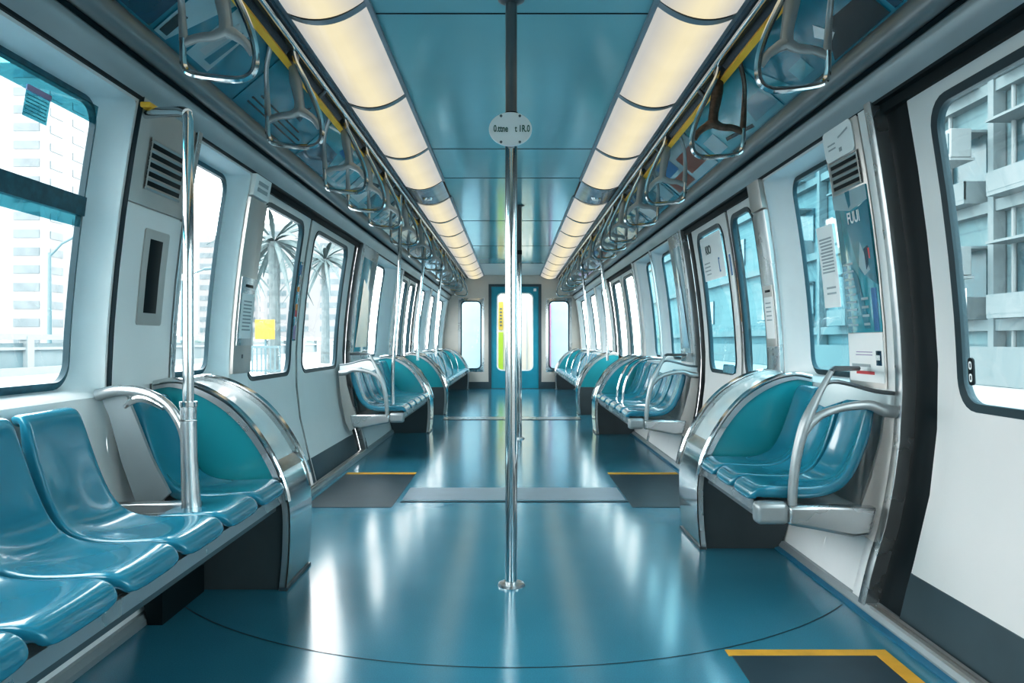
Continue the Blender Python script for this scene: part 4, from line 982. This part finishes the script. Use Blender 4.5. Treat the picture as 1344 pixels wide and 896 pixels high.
def street_lamp(x, y, h, ax, label):
    t = thing('street_lamp', label, 'street lamp', (x, y, GZ))
    mb = MB(); mb.tube([(x, y, GZ), (x, y, h)], [0.10, 0.07], 'lampmetal', 10); mb.build('post', t)
    mb = MB(); mb.tube([(x, y, h-0.15), (x+ax*0.5, y, h+0.35), (x+ax, y, h+0.6)], 0.05, 'lampmetal', 8); mb.tube([(x+ax, y, h+0.6), (x+ax*1.3, y, h+0.63)], 0.09, 'lampmetal', 8); mb.build('lamp_arm', t)
street_lamp(-17.97, 29.6, 4.4, 0.95, 'thin street lamp in front of the tower blocks'); street_lamp(-17.5, 40.4, 4.2, 1.2, 'thin street lamp seen behind the tall grab pole')
def palm(x, y, h, label, cs=1.0):
    t = thing('palm_tree', label, 'tree', (x, y, GZ))
    mb = MB(); mb.tube([(x, y, GZ), (x+0.03, y, h*0.4), (x, y, h*0.8), (x+0.02, y, h)], [0.24, 0.19, 0.18, 0.25], 'palm', 10, 3); mb.build('trunk', t)
    mb = MB()
    for q in range(34):
        a = 2*PI*q/34*5.0+random.random()*0.4; el = random.uniform(-0.5, 1.3); L = cs*random.uniform(1.5, 2.4)
        d = Vector((math.cos(a), math.sin(a), 0)); pts = []
        for i in range(7):
            u = i/6; pts.append(Vector((x, y, h))+d*(L*u*math.cos(el*0.8))+Vector((0, 0, L*(math.sin(el)*u-0.55*u*u))))
        sd = d.cross(Vector((0, 0, 1)))
        for sgn in (-1, 1):
            rows = [[p, p+sd*sgn*(0.085*cs*math.sin(PI*min(1, (i+0.6)/6.6)))+Vector((0, 0, -0.10*cs*math.sin(PI*(i+0.5)/7)))] for i, p in enumerate(pts)]
            mb.grid(rows, 'frond')
    mb.build('fronds', t, weld=False)
    return t
palm(-8.0, 25.6, 4.3, 'tall bare palm tree outside the first grey door leaf'); palm(-9.2, 37.5, 5.0, 'hazy palm tree seen through the second grey door leaf', 1.2); palm(-14.5, 42, 5.0, 'small palm tree far along the roadside barrier', 1.1)
t = thing('road_sign', 'bright yellow square road sign beside the palm tree', 'sign', (-7.75, 24, GZ))
mb = MB(); mb.box((-7.78, 24, 1.33), (0.62, 0.05, 0.62), 'signyellow'); mb.build('board', t, smooth=False); mb = MB(); mb.tube([(-7.78, 24.05, GZ), (-7.78, 24.05, 1.05)], 0.035, 'lampmetal', 8); mb.build('post', t)
t = thing('guard_railing', 'low grey railing at the foot of the palm tree', 'railing', (-7.9, 23.6, GZ))
mb = MB(); mb.box((-7.9, 23.6, 0.78), (1.5, 0.06, 0.07), 'lampmetal'); mb.box((-7.9, 23.6, 0.05), (1.5, 0.06, 0.05), 'lampmetal')
for q in range(11): mb.box((-8.6+q*0.14, 23.6, 0.4), (0.04, 0.04, 0.8), 'lampmetal')
mb.build('bars', t, smooth=False)
mb = MB()
for q in range(40):
    c = Vector((-20.2+random.uniform(-0.4, 0.4), 36+q*1.2, 0.45+random.uniform(-0.1, 0.4))); r = random.uniform(0.7, 1.0)
    rows = [[c+Vector((r*math.cos(a)*math.sin(b), r*math.sin(a)*math.sin(b), r*math.cos(b)*0.8)) for a in [2*PI*i/8 for i in range(8)]] for b in [0.02+PI*0.96*j/5 for j in range(6)]]
    mb.grid(rows, 'hedge', True)
tag(mb.build('hedge', weld=False), 'low hazy hedge running behind the roadside barrier', 'hedge', None, 'stuff')

# apartment building on the right
FX = 12.0
t = thing('apartment_building', 'pale teal apartment block with balconies outside the near door window', 'building', (FX+4, 30, GZ))
mb = MB(); mb.box((FX+4, 38, 9), (8, 60, 18.2), 'facade'); mb.build('facade_wall', t, smooth=False)
mb = MB(); mb.box((FX-0.1, 38, 0.35), (0.5, 60, 0.95), 'facadelight'); mb.build('plinth', t, smooth=False)
for f in range(6):
    z = 1.7+f*2.9
    for i, y in enumerate((14.6, 17.2, 20.0, 23.4, 27, 31, 35.5, 40, 46, 53)):
        mb = MB(); mb.box((FX-0.02, y, z+0.95), (0.12, 1.7, 1.35), 'facadedark'); mb.build('window', t, smooth=False)
    mb = MB(); mb.box((FX-0.12, 38, z-0.35), (0.36, 60, 0.28), 'facadelight'); mb.build('floor_slab', t, smooth=False)
for y in (16.4, 18.55, 21.3, 25.2, 29, 33.5):
    mb = MB(); mb.box((FX-0.2, y, 9), (0.3, 0.22, 18), 'facadelight'); mb.build('pilaster', t, smooth=False)
for f in range(5):
    for y in (17.4, 19.8, 22.7, 26.6, 31.0):
        z = 1.55+f*2.9
        mb = MB(); mb.box((FX-0.35, y, z), (0.7, 1.5, 0.10), 'facadelight'); mb.box((FX-0.68, y, z+0.28), (0.06, 1.5, 0.46), 'facadelight')
        for q in (-0.72, 0.72): mb.box((FX-0.35, y+q, z+0.28), (0.7, 0.06, 0.46), 'facadelight')
        mb.box((FX-0.35, y, z+1.75), (0.7, 1.6, 0.06), 'facadelight')
        mb.build('balcony', t, smooth=False)
for y in (18.0, 20.6, 24.4):
    mb = MB(); mb.tube([(FX-0.14, y, GZ), (FX-0.14, y, 17)], 0.06, 'acbox', 8); mb.build('downpipe', t)
def ac(y, z, lab):
    u = thing('air_conditioner', lab, 'air conditioner', (FX-0.9, y, z)); AX = FX-1.25
    mb = MB(); mb.box((AX+0.1, y, z), (0.5, 1.0, 0.7), 'acbox'); mb.build('case', u, bevel=0.02)
    for q in (-0.23, 0.23):
        mb = MB(); mb.box((AX-0.16, y+q, z), (0.02, 0.36, 0.5), 'facadedark'); mb.build('fan_grille', u, smooth=False)
    mb = MB(); mb.box((AX+0.1, y, z-0.4), (0.6, 1.1, 0.06), 'acbox'); mb.build('shelf', u, smooth=False)
ac(18.9, 2.9, 'white air conditioner box on the apartment wall, lower one'); ac(18.9, 5.75, 'white air conditioner box on the apartment wall, upper one'); ac(24.3, 5.2, 'white air conditioner box behind the paper-notice window')
t = thing('wall_poster', 'small red and white poster on the apartment wall below the air conditioners', 'poster', (FX-0.95, 19.3, 1.5))
mb = MB(); mb.box((FX-0.93, 18.85, 1.9), (0.03, 0.55, 0.7), 'paper'); mb.build('sheet', t, smooth=False)
for q in range(3):
    mb = MB(); mb.box((FX-0.95, 18.7+0.14*q, 1.9), (0.02, 0.05, 0.55), 'red'); mb.build('red_bar', t, smooth=False)

# ------------------------------------------------------------------ light, world, camera
w = bpy.data.worlds.new('sky'); SC.world = w; w.use_nodes = True; nt = w.node_tree
bg = nt.nodes['Background']; tc = nt.nodes.new('ShaderNodeTexCoord'); sp = nt.nodes.new('ShaderNodeSeparateXYZ'); rp = nt.nodes.new('ShaderNodeValToRGB')
nt.links.new(tc.outputs['Generated'], sp.inputs[0]); nt.links.new(sp.outputs['Z'], rp.inputs['Fac']); nt.links.new(rp.outputs['Color'], bg.inputs['Color'])
rp.color_ramp.elements[0].color = (1.0, 0.985, 0.965, 1); rp.color_ramp.elements[1].color = (0.93, 0.97, 1, 1)
bg.inputs['Strength'].default_value = 10.0
def area(name, loc, size, power, col, rot=(0, 0, 0)):
    l = bpy.data.lights.new(name, 'AREA'); l.shape = 'RECTANGLE'; l.size, l.size_y = size; l.energy = power; l.color = col
    o = bpy.data.objects.new(name, l); COL.objects.link(o); o.location = loc; o.rotation_euler = rot; return o

cam = bpy.data.cameras.new('camera'); co = bpy.data.objects.new('camera', cam); COL.objects.link(co)
co.location = (0, 0, 0.95); co.rotation_euler = (PI/2, 0, 0); cam.sensor_width = 36; cam.lens = 36*1000/1344; cam.clip_start = 0.05; cam.clip_end = 600
SC.camera = co
SC.view_settings.view_transform = 'Standard'; SC.view_settings.look = 'None'; SC.view_settings.exposure = 0.0; SC.view_settings.gamma = 1.0
vs = SC.view_settings; vs.use_curve_mapping = True
cv = vs.curve_mapping; c = cv.curves[3]
for px, py in ((0.06, 0.044), (0.25, 0.222), (0.72, 0.765)): c.points.new(px, py)
cv.update()
SC.cycles.use_denoising = True; SC.cycles.max_bounces = 10; SC.cycles.transparent_max_bounces = 24; SC.cycles.sample_clamp_indirect = 6
for o in SC.objects:
    if '_o' in o: del o['_o']
